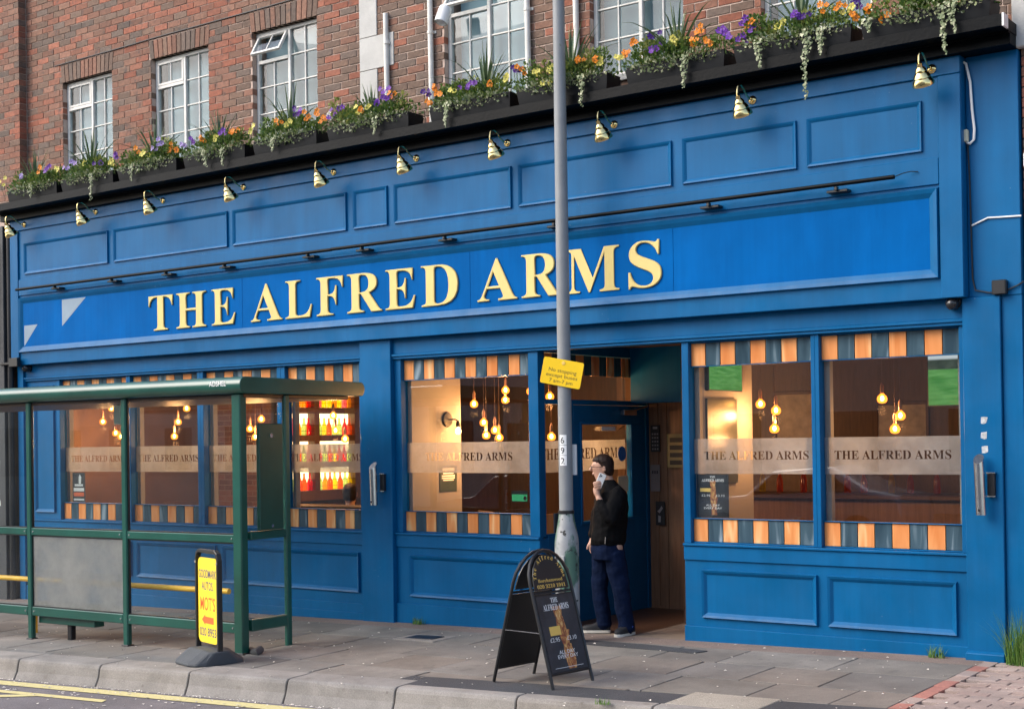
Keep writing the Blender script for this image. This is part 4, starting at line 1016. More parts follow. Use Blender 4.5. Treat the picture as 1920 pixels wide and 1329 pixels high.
for (xa, wa), (xb, wb) in zip(POSTS[1:], POSTS):
    l, r_ = xa+wa/2, xb-wb/2
    for za, zb in ((.175, .262), (.955, 1.025)):
        q = MB(); q.box(l, r_, -.024, .024, za, zb); sp_('rail', q, 'green')
    q = MB(); q.box(l, r_, -.004, .004, .262, .955); sp_('glass_panel', q, 'glass_frost' if xa == -2.79 else 'glass_shelter', bevel=0)
    q = MB(); q.box(l, r_, -.004, .004, 1.025, T-.02); sp_('glass_panel', q, 'glass_shelter', bevel=0)
    for za, zb in ((.262, .955), (1.025, T-.002)): q = MB(); q.frame(l, r_, za, zb, .011, -.009, .009); sp_('gasket', q, 'black', bevel=0)
    for xx_ in (l+.03, r_-.03):
        for zz_ in (.218, .99): q = MB(); q.lathe([(0, 0), (.009, 0), (.008, .005), (0, .006)], (xx_, -.024, zz_), (0, -1, 0), 8); sp_('bolt', q, 'chrome', bevel=0)
q = MB(); q.box(.04, .09, .05, .50, .19, .29); sp_('rail', q, 'green'); q = MB(); q.box(.04, .09, .05, .50, .98, 1.05); sp_('rail', q, 'green')
q = MB(); q.box(.061, .069, .05, .50, .29, .98); sp_('glass_panel', q, 'glass_shelter', bevel=0)
q = MB(); q.box(.061, .069, .05, .50, 1.05, T-.02); sp_('glass_panel', q, 'glass_shelter', bevel=0)
# roof: slab with bull-nosed long edges
q = MB(); prof = []
yf, yb, zc, hh = -.10, 1.55, T+.072, .072
for k in range(9): a = math.pi/2+math.pi*k/8; prof.append((yf+.05+.07*math.cos(a)*1.0, zc+hh*math.sin(a)))
for k in range(9): a = -math.pi/2+math.pi*k/8; prof.append((yb-.05+.055*math.cos(a), zc-.006+hh*.92*math.sin(a)))
q.prism(prof, lambda p: (-5.6, p[0], p[1]), lambda p: (.145, p[0], p[1])); roof = sp_('roof', q, 'green', bevel=.005, smooth=True)
q = MB(); q.box(-5.5, .07, .0, 1.40, T-.035, T-.001); sp_('roof_lining', q, 'dark_wood')
me = text_mesh('ADSHEL', lambda x, y, z: (x, -.121, y), width=.20, height=.045, x0=-.12, y0=T+.065); obj('lettering', me, roof, 'ink_white', False)
# yellow leaning rail with uprights, ledge with dark leg
q = MB(); q.tube([(-5.4, .32, .47), (-.45, .32, .485)], .026, 10); sp_('leaning_rail', q, 'yellow_tube', bevel=0, smooth=True)
for x in (-3.15, -5.2):
    q = MB(); q.tube([(x, .32, lz(x, .3)-.02), (x, .32, .475)], .022, 8); sp_('rail_upright', q, 'yellow_tube', bevel=0, smooth=True)
q = MB(); q.box(-2.74, -1.93, .04, .16, .10, .165); sp_('ledge', q, 'green'); q = MB(); q.box(-2.36, -2.30, .07, .13, lz(-2.3)-.02, .10); sp_('ledge_leg', q, 'dark_metal')
q = MB(); q.box(.072, .115, .14, .44, 1.055, 1.985); case = sp_('timetable_case', q, 'green_dark')
q = MB(); q.lathe([(0, 0), (.014, 0), (.014, .006), (0, .006)], (.115, .29, 1.09), (1, 0, 0), 10); q.lathe([(0, 0), (.02, 0), (.02, .004), (0, .004)], (.115, .29, 1.88), (1, 0, 0), 10); obj('lock', q, case, 'chrome', False)
q = MB(); q.box(.0692, .0705, .40, .47, 1.12, 1.27); nt = sp_('notice', q, 'ink_white', bevel=0)
q = MB(); q.lathe([(0, 0), (.016, 0), (.016, .0008), (0, .0008)], (.0705, .435, 1.225), (1, 0, 0), 10)
for k in range(3): q.box(.0705, .0711, .42, .45, 1.14+k*.018, 1.147+k*.018)
obj('print', q, nt, 'ink_red', False)
q = MB(); q.box(-2.28, -2.10, .60, .612, 2.02, T-.036); sp_('stop_plate', q, pm('pale_mint_plate', (.50, .66, .60), .4, var=.06))
q = MB(); q.tube([(.02, .1, .015), (.14, .02, .02), (.2, -.02, .03), (.17, .06, .04)], .035, 8); sp_('foot_boot', q, 'rubber', bevel=0, smooth=True)

# ------------------------------------------------------------ lamp column with signs
px_, py_ = -6.775, -.50
pz = g(px_, py_)
lc = thing('lamp_column', 'tall grey street lamp column with worn lower section in front of the pub door', 'lamp post', (px_, py_, pz))
q = MB(); q.lathe([(.105, -.05), (.105, .86), (.10, .90), (.070, 1.06), (.066, 1.10)], (px_, py_, pz), (0, 0, 1), 16); base = obj('column_base', q.mesh('column_base', smooth=True), lc, 'pole_base')
q = MB(); q.lathe([(.058, 1.10), (.070, 1.10), (.070, 1.125), (.058, 1.13)], (px_, py_, pz), (0, 0, 1), 16); obj('collar', q.mesh('collar', smooth=True), lc, 'dark_metal')
q = MB(); q.lathe([(.060, 1.10), (.058, 2.2), (.053, 4.5), (.045, 8.0)], (px_, py_, pz), (0, 0, 1), 18); obj('shaft', q.mesh('shaft', smooth=True), lc, 'grey_pole')
q = MB(); q.tube([(px_, py_, pz+8.0), (px_, py_-.1, pz+8.5), (px_, py_-.5, pz+8.8), (px_, py_-1.2, pz+8.9)], .035, 10); obj('outreach_arm', q.mesh('arm', smooth=True), lc, 'grey_pole')
q = MB(); q.box(px_-.12, px_+.12, py_-1.75, py_-1.15, pz+8.85, pz+8.97); obj('lantern', q.mesh('lantern', bevel=.03), lc, 'grey_pole')
q = MB(); q.box(px_+.03, px_+.078, py_+.045, py_+.06, 1.40, 1.66); obj('cover_plate', q, lc, 'white')
# base door outline
q = MB(); q.box(px_-.045, px_+.045, py_-.112, py_-.10, .25, .72); obj('access_door', q.mesh('access_door', bevel=.004), base, 'pole_base')
# facing of the plates: outward normal turned towards the road and a little to the right
def plate_fn(cx, cy, cz, ang, tilt, off):
    nx, ny = math.sin(ang), -math.cos(ang); tx, ty = math.cos(ang), math.sin(ang); ct, st = math.cos(tilt), math.sin(tilt)
    def f(x, y, z=0):
        a, b = x*ct-y*st, x*st+y*ct
        return (cx+tx*a+nx*(off+z), cy+ty*a+ny*(off+z), cz+b)
    return f
ns = thing('parking_sign', 'tilted yellow no stopping sign clamped to the lamp column', 'sign', (px_, py_, 2.17), 0)
pf = plate_fn(px_, py_, 2.27, R(18), R(-11.5), .066)
def rrect(w, h, r, n=4):
    o = []
    for cx, cy, a0 in ((w/2-r, h/2-r, 0), (-w/2+r, h/2-r, 90), (-w/2+r, -h/2+r, 180), (w/2-r, -h/2+r, 270)):
        for k in range(n+1): a = R(a0+90*k/n); o.append((cx+r*math.cos(a), cy+r*math.sin(a)))
    return o
SW, SH = .36, .225
q = MB(); q.prism(rrect(SW, SH, .018), lambda p: pf(p[0], p[1], 0), lambda p: pf(p[0], p[1], .004)); obj('plate', q, ns, 'sign_yellow')
for tx_, yy, ww in (('No stopping', -.002, .25), ('except buses', -.046, .28), ('7 am-7 pm', -.092, .21)):
    me = text_mesh(tx_, lambda x, y, z: pf(x, y, .0046), width=ww, x0=.005, y0=yy-.008, height=.040); obj('lettering', me, ns, pm('sign_print', (.13, .08, .01), .6))
q = MB(); q.lathe([(0, 0), (.017, 0), (.015, .003), (0, .004)], pf(0, .082, .004), (Vector(pf(0, 0, 1))-Vector(pf(0, 0, 0))), 14); obj('symbol', q, ns, 'ink_gold')
q = MB(); q.lathe([(.058, -.02), (.062, -.02), (.062, .02), (.058, .02)], (px_, py_, 2.27), (0, 0, 1), 16); obj('clamp', q, ns, 'dark_metal')
nn = thing('number_plate', 'white vertical number label 6 9 2 on the lamp column', 'label', (px_, py_, 1.56), 0)
pf2 = plate_fn(px_, py_, 1.70, R(8), 0, .0)
def wrap(x, y, z=0):
    a = R(14)+x/.060; rr = .0605+z; return (px_+rr*math.sin(a), py_-rr*math.cos(a), 1.70+y)
for k, dgt in enumerate('692'):
    q = MB(); vs = []; fs = []
    for j in range(7): x = -.032+.064*j/6; vs += [wrap(x, .042-k*.088, 0), wrap(x, -.042-k*.088, 0)]
    for j in range(6): fs.append((2*j, 2*j+1, 2*j+3, 2*j+2))
    q.add(vs, fs); obj('label_square', q, nn, 'ink_white')
    me = text_mesh(dgt, lambda x, y, z: wrap(x, y, .0012), height=.054, x0=-.004, y0=-.03-k*.088); obj('numeral', me, nn, 'ink_black')

# ------------------------------------------------------------ A-board
AB = Vector((-5.905, -2.10)); wd = Vector((.12, .99)).normalized(); nd = Vector((wd.y, -wd.x))
az = g(AB.x, AB.y)
ab = thing('a_board', 'black arched A-board pavement sign of the pub with drinks poster', 'sign', (AB.x, AB.y, az))
def abf(side):
    def f(x, h, z=0):     # x along the width, h along the leaning leg, z outward
        t = h/.98; off = side*(.27*(1-t)+.02)
        p = AB+wd*x*(1 if side > 0 else -1)+nd*(off+side*z); return (p.x, p.y, az+h*.965+z*.25)
    return f
def arch(w, h0, h1, n=10):
    return [(-w, h0)]+[(-w*math.cos(math.pi*k/n), h1-w*1.08+w*1.08*math.sin(math.pi*k/n)) for k in range(n+1)]+[(w, h0)]
for side in (1, -1):
    f = abf(side); W2 = .215
    q = MB(); q.tube([f(x, h) for x, h in arch(W2, 0.0, .985)], .0125, 8); fr = obj('frame', q.mesh('frame', smooth=True), ab, 'black')
    q = MB(); q.tube([f(-W2, .68), f(W2, .68)], .009, 6); obj('crossbar', q, ab, 'black')
    q = MB(); q.tube([f(-W2, .10), f(W2, .10)], .009, 6); obj('crossbar', q, ab, 'black')
    q = MB(); q.prism([(-W2+.004, .105), (W2-.004, .105), (W2-.004, .665), (-W2+.004, .665)], lambda p: f(p[0], p[1], -.004), lambda p: f(p[0], p[1], .004)); pn = obj('panel', q, ab, 'black')
    head = [(x*.9, h) for x, h in arch(W2*.93, .70, .955)]
    q = MB(); q.prism(head[::-1], lambda p: f(p[0], p[1], -.004), lambda p: f(p[0], p[1], .004)); hd = obj('arched_header', q, ab, 'black')
    if side > 0:
        q = MB(); q.prism([(-W2+.02, .115), (W2-.02, .115), (W2-.02, .655), (-W2+.02, .655)], lambda p: f(p[0], p[1], .0042), lambda p: f(p[0], p[1], .0055)); obj('poster', q, pn, pm('poster_black', (.028, .031, .036), .35, var=.5, scale=9))
        def tx(body, w_, x, y, mat, h=None): obj('lettering', text_mesh(body, lambda a, b, c: f(a, b, .0062), width=w_, height=h, x0=x, y0=y), pn, mat)
        # pale gold drinks glass running down the poster
        m = MB()
        for k, (x, y0, y1, w0, w1) in enumerate(((.0, .50, .575, .035, .05), (.005, .40, .50, .05, .035), (.02, .30, .40, .035, .06), (.03, .20, .30, .06, .04), (.035, .125, .20, .04, .055))):
            m.add([f(x-w0, y0, .0058), f(x+w0, y0, .0058), f(x+w1, y1, .0058), f(x-w1, y1, .0058)], [(0, 1, 2, 3)])
        t_ = NT('drink_print'); vv = t_.coord((9, 9, 5)); t_.link(t_.ramp(t_.noise(vv, 3, 5, .7, 1.2), [(.3, (.03, .015, .012)), (.45, (.30, .08, .03)), (.6, (.62, .34, .10)), (.75, (.8, .66, .42))]), t_.b.inputs['Base Color'])
        obj('drink_print', m, pn, t_.m)
        m = MB(); m.add([f(-.125, .37, .006), f(-.01, .37, .006), f(-.01, .435, .006), f(-.125, .435, .006)], [(0, 1, 2, 3)]); obj('price_flash', m, pn, 'ink_gold')
        tx(serif('THE'), .075, -.01, .605, 'ink_white', .034); tx(serif('ALFRED ARMS'), .27, -.005, .55, 'ink_white', .044)
        tx('£2.95', .10, -.09, .325, 'ink_white', .03); tx('£3.10', .10, .09, .325, 'ink_white', .03)
        tx('ALL DAY', .17, .01, .235, 'ink_white', .026); tx('EVERY DAY', .215, .01, .203, 'ink_white', .026)
        m = MB(); m.add([f(-.15, .138, .0062), (f(.15, .138, .0062)), f(.15, .141, .0062), f(-.15, .141, .0062)], [(0, 1, 2, 3)]); obj('print_rule', m, pn, 'ink_white')
        def hx(body, w_, x, y, h): obj('lettering', text_mesh(body, lambda a, b, c: f(a, b, .0048), width=w_, height=h, x0=x, y0=y), hd, 'ink_gold')
        hx(serif('Borehamwood'), .26, 0, .755, .024); hx(serif('020 3210 1041'), .30, 0, .712, .027)
        txt = 'The Alfred Arms'; ang = math.pi*.97
        for ch in txt:
            stp = math.pi*.94/(len(txt)-1)
            if ch != ' ':
                a0 = ang; R_ = .142; cx_, cy_ = R_*math.cos(a0), .775+R_*1.02*math.sin(a0); rot = a0-math.pi/2
                obj('lettering', text_mesh(serif(ch), lambda x, y, z: f(cx_+x*math.cos(rot)-y*math.sin(rot), cy_+x*math.sin(rot)+y*math.cos(rot), .0048), height=.030 if ch in 'TAflhd' else .022), hd, 'ink_gold')
            ang -= stp
q = MB(); 
for s_ in (-1, 1):
    a, b = abf(1)(s_*.215, .40), abf(-1)(-s_*.215, .40); q.tube([a, b], .004, 6)
obj('spreader', q, ab, 'chrome')

# ------------------------------------------------------------ garage swing sign with rubber base
SG = Vector((-9.05, -2.49)); sw = Vector((.42, -.12)).normalized(); sn = Vector((sw.y, -sw.x))      # sn towards the road
sz = g(SG.x, SG.y)
ss = thing('pavement_sign', 'yellow garage swing sign in a black frame on a grey rubber base', 'sign', (SG.x, SG.y, sz))
def sf(x, h, z=0): p = SG+sw*x+sn*z; return (p.x, p.y, sz+h)
q = MB(); pr = [(-.25, .0), (-.25, .028), (-.11, .125), (.11, .125), (.25, .028), (.25, 0)]
rings = []
for t_, k in ((-.23, .55), (-.20, .85), (-.12, 1), (.12, 1), (.20, .85), (.23, .55)):
    rings.append([(SG.x+sn.x*p[0]*k+sw.x*t_, SG.y+sn.y*p[0]*k+sw.y*t_, sz+p[1]*(1 if abs(t_) < .2 else .9)) for p in pr])
q.loft(rings); obj('rubber_base', q.mesh('rubber_base', bevel=.008), ss, 'rubber')
q = MB(); path = [(-.205, .06), (-.205, .86), (-.19, .905), (-.15, .925), (.15, .925), (.19, .905), (.205, .86), (.205, .06)]
for a, b in zip(path, path[1:]): pass
vs = []; hw, tw = .015, .022
rr_ = []
for i, (x, h) in enumerate(path):
    inx = x*(1-.0) ; 
    d = Vector((path[min(i+1, 7)][0]-path[max(i-1, 0)][0], path[min(i+1, 7)][1]-path[max(i-1, 0)][1])).normalized(); n_ = Vector((-d.y, d.x))
    rr_.append([sf(x+n_.x*hw, h+n_.y*hw, -tw), sf(x+n_.x*hw, h+n_.y*hw, tw), sf(x-n_.x*hw, h-n_.y*hw, tw), sf(x-n_.x*hw, h-n_.y*hw, -tw)])
q.loft(rr_); obj('frame', q.mesh('frame', bevel=.005), ss, 'black')
q = MB(); q.prism([(x, y+.515) for x, y in rrect(.36, .71, .05)], lambda p: sf(p[0], p[1], -.008), lambda p: sf(p[0], p[1], .008)); sgp = obj('swing_panel', q, ss, 'board_yellow')
def sx(body, w_, y, h, mat): obj('lettering', text_mesh(body, lambda a, b, c: sf(a, b, .0088), width=w_, height=h, y0=y), sgp, mat)
sx('GOODMARK', .33, .70, .070, 'ink_navy'); sx('AUTOS.', .22, .60, .070, 'ink_navy'); sx("MOT'S", .28, .43, .115, 'ink_red'); sx('020 8953', .31, .215, .07, 'ink_navy')
m = MB(); ar_ = [(-.115, .35), (-.05, .395), (-.05, .378), (.11, .378), (.11, .322), (-.05, .322), (-.05, .305)]
m.add([sf(a, b, .0088) for a, b in ar_], [tuple(range(7))]); obj('arrow', m, sgp, 'ink_red')
m = MB(); 
for s_ in (-1, 1):
    m = MB(); m.lathe([(0, 0), (.012, 0), (.012, .004), (0, .004)], sf(s_*.205, .83, .022), (sn.x, sn.y, 0), 8); obj('bolt', m, ss, 'chrome')

# ------------------------------------------------------------ people
def ring(c, hr, hd, n=14, ax=None):
    """ellipse round c; ax = (unit r, unit d) vectors"""
    a, b = ax; return [Vector(c)+a*hr*math.cos(2*math.pi*k/n)+b*hd*math.sin(2*math.pi*k/n) for k in range(n)]
def limb(m, pts, n=12):
    """pts: (point, radius); smooth tapered tube with rounded ends"""
    P = [Vector(p) for p, _ in pts]; Rr = [r for _, r in pts]; out = []
    fine = []
    for i in range(len(P)-1):
        for k in range(4): t = k/4; fine.append((P[i].lerp(P[i+1], t), Rr[i]*(1-t)+Rr[i+1]*t))
    fine.append((P[-1], Rr[-1]))
    d0 = (P[0]-P[1]).normalized(); d1 = (P[-1]-P[-2]).normalized()
    fine = [(P[0]+d0*Rr[0]*.8, Rr[0]*.5)]+fine+[(P[-1]+d1*Rr[-1]*.8, Rr[-1]*.5)]
    m.tube([f[0] for f in fine], [f[1] for f in fine], n)
def fused(name, m, voxel, smooth_it, fold=0, fscale=.06):
    me = m.mesh(name); o = bpy.data.objects.new(name, me); COL.objects.link(o)
    r = o.modifiers.new('r', 'REMESH'); r.mode = 'VOXEL'; r.voxel_size = voxel; r.use_smooth_shade = True
    sm = o.modifiers.new('s', 'SMOOTH'); sm.factor = .5; sm.iterations = smooth_it
    if fold:
        tx_ = bpy.data.textures.new('fold', 'CLOUDS'); tx_.noise_scale = fscale; tx_.noise_depth = 2
        dm = o.modifiers.new('d', 'DISPLACE'); dm.texture = tx_; dm.strength = fold; dm.mid_level = .5
    dg = bpy.context.evaluated_depsgraph_get(); out = bpy.data.meshes.new_from_object(o.evaluated_get(dg)); bpy.data.objects.remove(o)
    out.name = name; out.polygons.foreach_set('use_smooth', [True]*len(out.polygons)); return out
M['skin'] = pm('skin', (.50, .285, .20), .5, var=.1, scale=20)
M['hair'] = pm('dark_hair', (.022, .012, .009), .45, var=.5, scale=40, sv=(1, 1, .3), bump=.5, bscale=150, spec=.15)
M['jacket'] = pm('black_jacket_cloth', (.003, .003, .0036), .8, var=.3, scale=10, bump=.4, bscale=40, spec=.12)
M['jeans'] = pm('navy_denim', (.004, .010, .033), .85, var=.35, scale=7, bump=.4, bscale=120, spec=.1)
M['shoe'] = pm('black_suede', (.012, .012, .014), .7, var=.3)
M['sole'] = pm('white_sole', (.62, .58, .50), .6, var=.1)
XA, YA, ZA = Vector((1, 0, 0)), Vector((0, 1, 0)), Vector((0, 0, 1))
def head_into(m, c, k=1.0, face=-1):
    # c: head centre, local x is front-back (face towards -x), y across
    cx, cy, cz = c
    prof = [(-.118, .030, .040, .030), (-.10, .048, .055, .018), (-.075, .068, .060, .008), (-.045, .086, .066, 0), (-.01, .094, .071, .0), (.025, .098, .074, .003), (.055, .092, .072, .006), (.08, .075, .060, .008), (.10, .045, .038, .008), (.107, .015, .012, .008)]
    m.loft([ring((cx-face*-1*off*k*0+(-off if face < 0 else off)*k*(1 if dz < 0 else -1), cy, cz+dz*k), hr*k, hd*k, 16, (XA, YA)) for dz, hr, hd, off in prof])
    limb(m, [((cx+face*.092*k, cy, cz+.01*k), .012*k), ((cx+face*.108*k, cy, cz-.018*k), .014*k), ((cx+face*.102*k, cy, cz-.03*k), .010*k)], 8)     # nose
    limb(m, [((cx+face*.088*k, cy-.012*k, cz-.058*k), .009*k), ((cx+face*.088*k, cy+.012*k, cz-.058*k), .009*k)], 8)   # lips
    limb(m, [((cx+face*.082*k, cy-.035*k, cz+.022*k), .010*k), ((cx+face*.086*k, cy+.035*k, cz+.022*k), .010*k)], 8)   # brow
    for s_ in (-1, 1): m.loft([ring((cx+.012*k, cy+s_*(.068+.012*t)*k, cz-.01*k), .016*k*(1-.25*t), .03*k*(1-.2*t), 10, (XA, ZA)) for t in (0, .5, 1)])
man = thing('person', 'person in black jacket and navy jeans on the phone by the pub door', 'person', (-6.72, .08, -.022), math.atan2(.596, .803))
mb = MB()
HC = (-.045, 0, 1.475)
head_into(mb, HC)
mb.loft([ring((x, 0, z), a, b, 14, (XA, YA)) for x, z, a, b in ((.02, 1.22, .07, .09), (.01, 1.31, .055, .058), (-.005, 1.38, .05, .05), (-.015, 1.43, .048, .05))])
mb.loft([ring((x, 0, z), a, b, 14, (XA, YA)) for x, z, a, b in ((-.01, .74, .12, .14), (.0, .92, .12, .145), (.01, 1.12, .12, .165), (.02, 1.24, .09, .15), (.02, 1.29, .05, .07))])
NSH, NEL, NWR = (.075, -.165, 1.245), (.005, -.245, 1.01), (-.098, -.165, 1.215)
FSH, FEL, FWR = (-.03, .165, 1.245), (-.085, .215, 1.02), (-.135, .13, .835)
limb(mb, [(NSH, .05), (NEL, .038), (NWR, .026)]); limb(mb, [(FSH, .05), (FEL, .038), (FWR, .027), ((-.15, .11, .78), .03)])
limb(mb, [((-.05, .075, .78), .075), ((-.085, .08, .42), .055), ((-.05, .09, .10), .04)]); limb(mb, [((.04, -.07, .78), .075), ((.09, -.075, .40), .055), ((.135, -.085, .08), .04)])
# near hand round the phone: palm, four curled fingers, thumb
limb(mb, [((-.100, -.160, 1.225), .024), ((-.112, -.150, 1.26), .030), ((-.115, -.138, 1.292), .029)], 10)
for k, (L, dz) in enumerate(((.95, .052), (1.05, .034), (1.0, .015), (.85, -.004))):
    b0 = Vector((-.125+.004*k, -.148, 1.275+dz)); limb(mb, [(b0, .0105), (b0+Vector((-.012, -.016, .016))*L, .010), (b0+Vector((.018, -.030, .026))*L, .009), (b0+Vector((.046, -.028, .028))*L, .008)], 7)
limb(mb, [((-.112, -.125, 1.272), .013), ((-.102, -.098, 1.30), .0115), ((-.078, -.088, 1.335), .009)], 7)
# far hand hanging half in the pocket
for k in range(4): b0 = Vector((-.16+.012*k, .10, .77)); limb(mb, [(b0, .010), (b0+Vector((-.004, -.004, -.035)), .009), (b0+Vector((.006, -.012, -.06)), .008)], 7)
limb(mb, [((-.165, .115, .80), .011), ((-.185, .10, .77), .010), ((-.188, .09, .745), .008)], 7)
body = obj('body', fused('body', mb, .0065, 3), man, 'skin', False)
jk = MB()
jk.loft([ring((x, y_, z), a, b, 18, (XA, YA)) for x, y_, z, a, b in ((-.012, 0, .79, .150, .165), (-.008, 0, .83, .160, .175), (.005, 0, .95, .158, .172), (.02, 0, 1.10, .158, .185), (.03, 0, 1.20, .145, .185), (.03, 0, 1.26, .12, .17), (.02, 0, 1.31, .085, .105), (.008, 0, 1.345, .068, .072), (.004, 0, 1.365, .060, .062))])
limb(jk, [(NSH, .075), ((.035, -.215, 1.12), .070), (NEL, .062), ((-.04, -.22, 1.09), .056), ((-.088, -.172, 1.185), .040)]); limb(jk, [(FSH, .075), (FEL, .06), ((-.13, .14, .86), .045)])
obj('jacket', fused('jacket', jk, .008, 3, .030, .11), man, 'jacket', False)
tr_ = MB()
tr_.loft([ring((x, 0, z), a, b, 18, (XA, YA)) for x, z, a, b in ((-.012, .84, .142, .155), (-.012, .74, .150, .165), (-.008, .66, .14, .165))])
limb(tr_, [((-.055, .075, .72), .095), ((-.085, .08, .40), .075), ((-.055, .09, .12), .068), ((-.052, .09, .07), .072)]); limb(tr_, [((.04, -.07, .72), .098), ((.092, -.075, .39), .080), ((.135, -.085, .11), .070), ((.137, -.085, .055), .074)])
obj('jeans', fused('jeans', tr_, .008, 3, .028, .12), man, 'jeans', False)
hm = MB(); hrings = []
for dz, hr, hd, off in [(-.075, .03, .055, -.058), (-.05, .06, .072, -.036), (-.02, .074, .078, -.026), (.01, .078, .080, -.022), (.035, .090, .081, -.012), (.058, .097, .079, -.004), (.083, .084, .068, -.002), (.105, .055, .046, -.002), (.117, .018, .015, -.002)]:
    hrings.append(ring((HC[0]-off, 0, HC[2]+dz), hr, hd, 18, (XA, YA)))
hm.loft(hrings); obj('hair', fused('hair', hm, .007, 2, .012, .02), man, 'hair', False)
gq = MB()
for s_ in (-1, 1):
    gq.tube([(HC[0]-.103+.006*math.cos(a)*0, s_*.034+.024*math.cos(a), HC[2]-.003+.016*math.sin(a)) for a in [2*math.pi*k/14 for k in range(15)]], .0025, 5, False)
    gq.tube([(HC[0]-.10, s_*.058, HC[2]+.003), (HC[0]-.03, s_*.078, HC[2]+.004), (HC[0]+.015, s_*.078, HC[2]-.005)], .0025, 5)
gq.tube([(HC[0]-.106, -.01, HC[2]), (HC[0]-.106, .01, HC[2])], .0025, 5); obj('glasses', gq, man, 'black', False)
def shoe(ax, ay, toe):
    up = MB(); so_ = MB(); dx, dy = toe; d = Vector((dx, dy)).normalized(); p_ = Vector((-d.y, d.x)); out = []
    def pt(f, s_, z): v = Vector((ax, ay))+d*f+p_*s_; return (v.x, v.y, z)
    L = [(-.075, .030), (-.055, .038), (0, .040), (.08, .044), (.14, .043), (.175, .032), (.19, .012)]
    foot = [(f, w) for f, w in L]+[(f, -w) for f, w in L[::-1]]
    so_.prism([(f, s_) for f, s_ in foot][::-1], lambda q: pt(q[0], q[1], .0), lambda q: pt(q[0]*.985, q[1]*.98, .028))
    up.loft([[pt(f*k, s_*k, z) for f, s_ in foot] for k, z in ((.97, .027), (.96, .045))], False)
    up.loft([[pt(f*.96 if f < .09 else .09+(f-.09)*kk, s_*k2, z+(.0 if f < .07 else -dz)) for f, s_ in foot] for kk, k2, z, dz in ((.95, .96, .045, 0), (.80, .92, .07, .008), (.5, .85, .095, .025), (.0, .72, .115, .04))])
    return up, so_
for ax, ay, toe in ((-.065, .09, (-1, .08)), (.15, -.085, (-.62, -.78))):
    u_, s2 = shoe(ax, ay, toe); sh_ = obj('shoe', u_.mesh('shoe', smooth=True), man, 'shoe', False); obj('sole', s2.mesh('sole', bevel=.004), sh_, 'sole', False)
q = MB(); 
for k in range(3): q.tube([(.150+.012*k, -.135-.004*k, .05), (.165+.012*k, -.128, .085)], .004, 5)
obj('shoe_stripe', q, man, pm('blue_stripe', (.05, .10, .5), .5), False)
ph = thing('phone', 'white mobile phone held to the ear of the person', 'phone', (0, 0, 0)); 
PM = man.matrix_basis.copy()
def mp(x, y, z): v = Matrix.Rotation(math.atan2(.596, .803), 4, 'Z') @ Vector((x, y, z)); return (v.x-6.72, v.y+.08, v.z-.022)
ph.location = mp(-.078, -.098, 1.355); WL[ph.name] = Vector(ph.location)
ca, sa = math.cos(R(-24)), math.sin(R(-24)); q = MB()
q.prism(rrect(.064, .132, .009, 3), lambda p: mp(-.075+p[0]*ca-p[1]*sa, -.103, 1.358+p[0]*sa+p[1]*ca), lambda p: mp(-.075+p[0]*ca-p[1]*sa, -.112, 1.358+p[0]*sa+p[1]*ca)); obj('case', q.mesh('case', bevel=.002), ph, 'white')
q = MB(); 
for a_, b_ in ((-.018, .05), (-.018, .034), (-.006, .042)): q.lathe([(0, 0), (.006, 0), (.006, .002), (0, .002)], mp(-.075+a_*ca-b_*sa, -.112, 1.358+a_*sa+b_*ca), Vector(mp(0, -1, 0))-Vector(mp(0, 0, 0)), 8)
obj('camera_lens', q, ph, 'black')
q = MB(); q.tube([(-.045, -.178, .81), (-.042, -.183, .87)], .004, 6); obj('zip_pull', q, man, 'chrome', False)

# ------------------------------------------------------------ pub interior
m = MB(); m.box(-15.3, -11.72, 3.0, 3.1, -.1, 2.79)
def m_inbrick():
    t = NT('interior_brick'); b = t.new('ShaderNodeTexBrick'); t.link(t.coord((1, 1, 1)), b.inputs['Vector'])
    mp_ = t.new('ShaderNodeTexCoord'); sx_ = t.new('ShaderNodeSeparateXYZ'); cb = t.new('ShaderNodeCombineXYZ'); t.link(mp_.outputs['Object'], sx_.inputs[0]); t.link(sx_.outputs[0], cb.inputs[0]); t.link(sx_.outputs[2], cb.inputs[1]); t.link(cb.outputs[0], b.inputs['Vector'])
    b.inputs['Scale'].default_value = 1; b.inputs['Brick Width'].default_value = .225; b.inputs['Row Height'].default_value = .075; b.inputs['Mortar Size'].default_value = .006
    b.inputs['Color1'].default_value = (.21, .085, .05, 1); b.inputs['Color2'].default_value = (.11, .05, .035, 1); b.inputs['Mortar'].default_value = (.22, .15, .11, 1)
    t.link(b.outputs[0], t.b.inputs['Base Color']); t.b.inputs['Roughness'].default_value = .8; return t.m
M['in_brick'] = m_inbrick()
obj('interior_brick_wall', m, pub, 'in_brick')
m = MB(); m.box(-9.32, -9.03, .165, .90, -.1, 2.79); obj('interior_pier', m.mesh('pier', bevel=.004), pub, 'cream')
m = MB(); m.box(-11.7, -3.25, 4.2, 4.3, -.1, 2.79); fw_ = obj('interior_far_wall', m, pub, 'dark_wood')
for k in range(26):       # chevron timber boards on the far wall
    for s_ in (-1, 1):
        x = -9.2+(k % 13)*.11; q = MB(); zz = .9+(k//13)*.9
        a = [(x, 4.19, zz), (x+s_*.0+.10, 4.19, zz+.06), (x+.10, 4.19, zz+.80), (x, 4.19, zz+.74)]
    q.add(a+[(p[0], 4.175, p[2]) for p in a], [(7, 6, 5, 4), (0, 4, 5, 1), (1, 5, 6, 2), (2, 6, 7, 3), (3, 7, 4, 0)]); obj('timber_board', q, fw_, 'panel_wood')
m = MB(); m.box(-15.3, -3.22, .17, 7, 2.785, 2.7985); obj('interior_ceiling', m, pub, pm('interior_ceiling', (.16, .12, .09), .8))
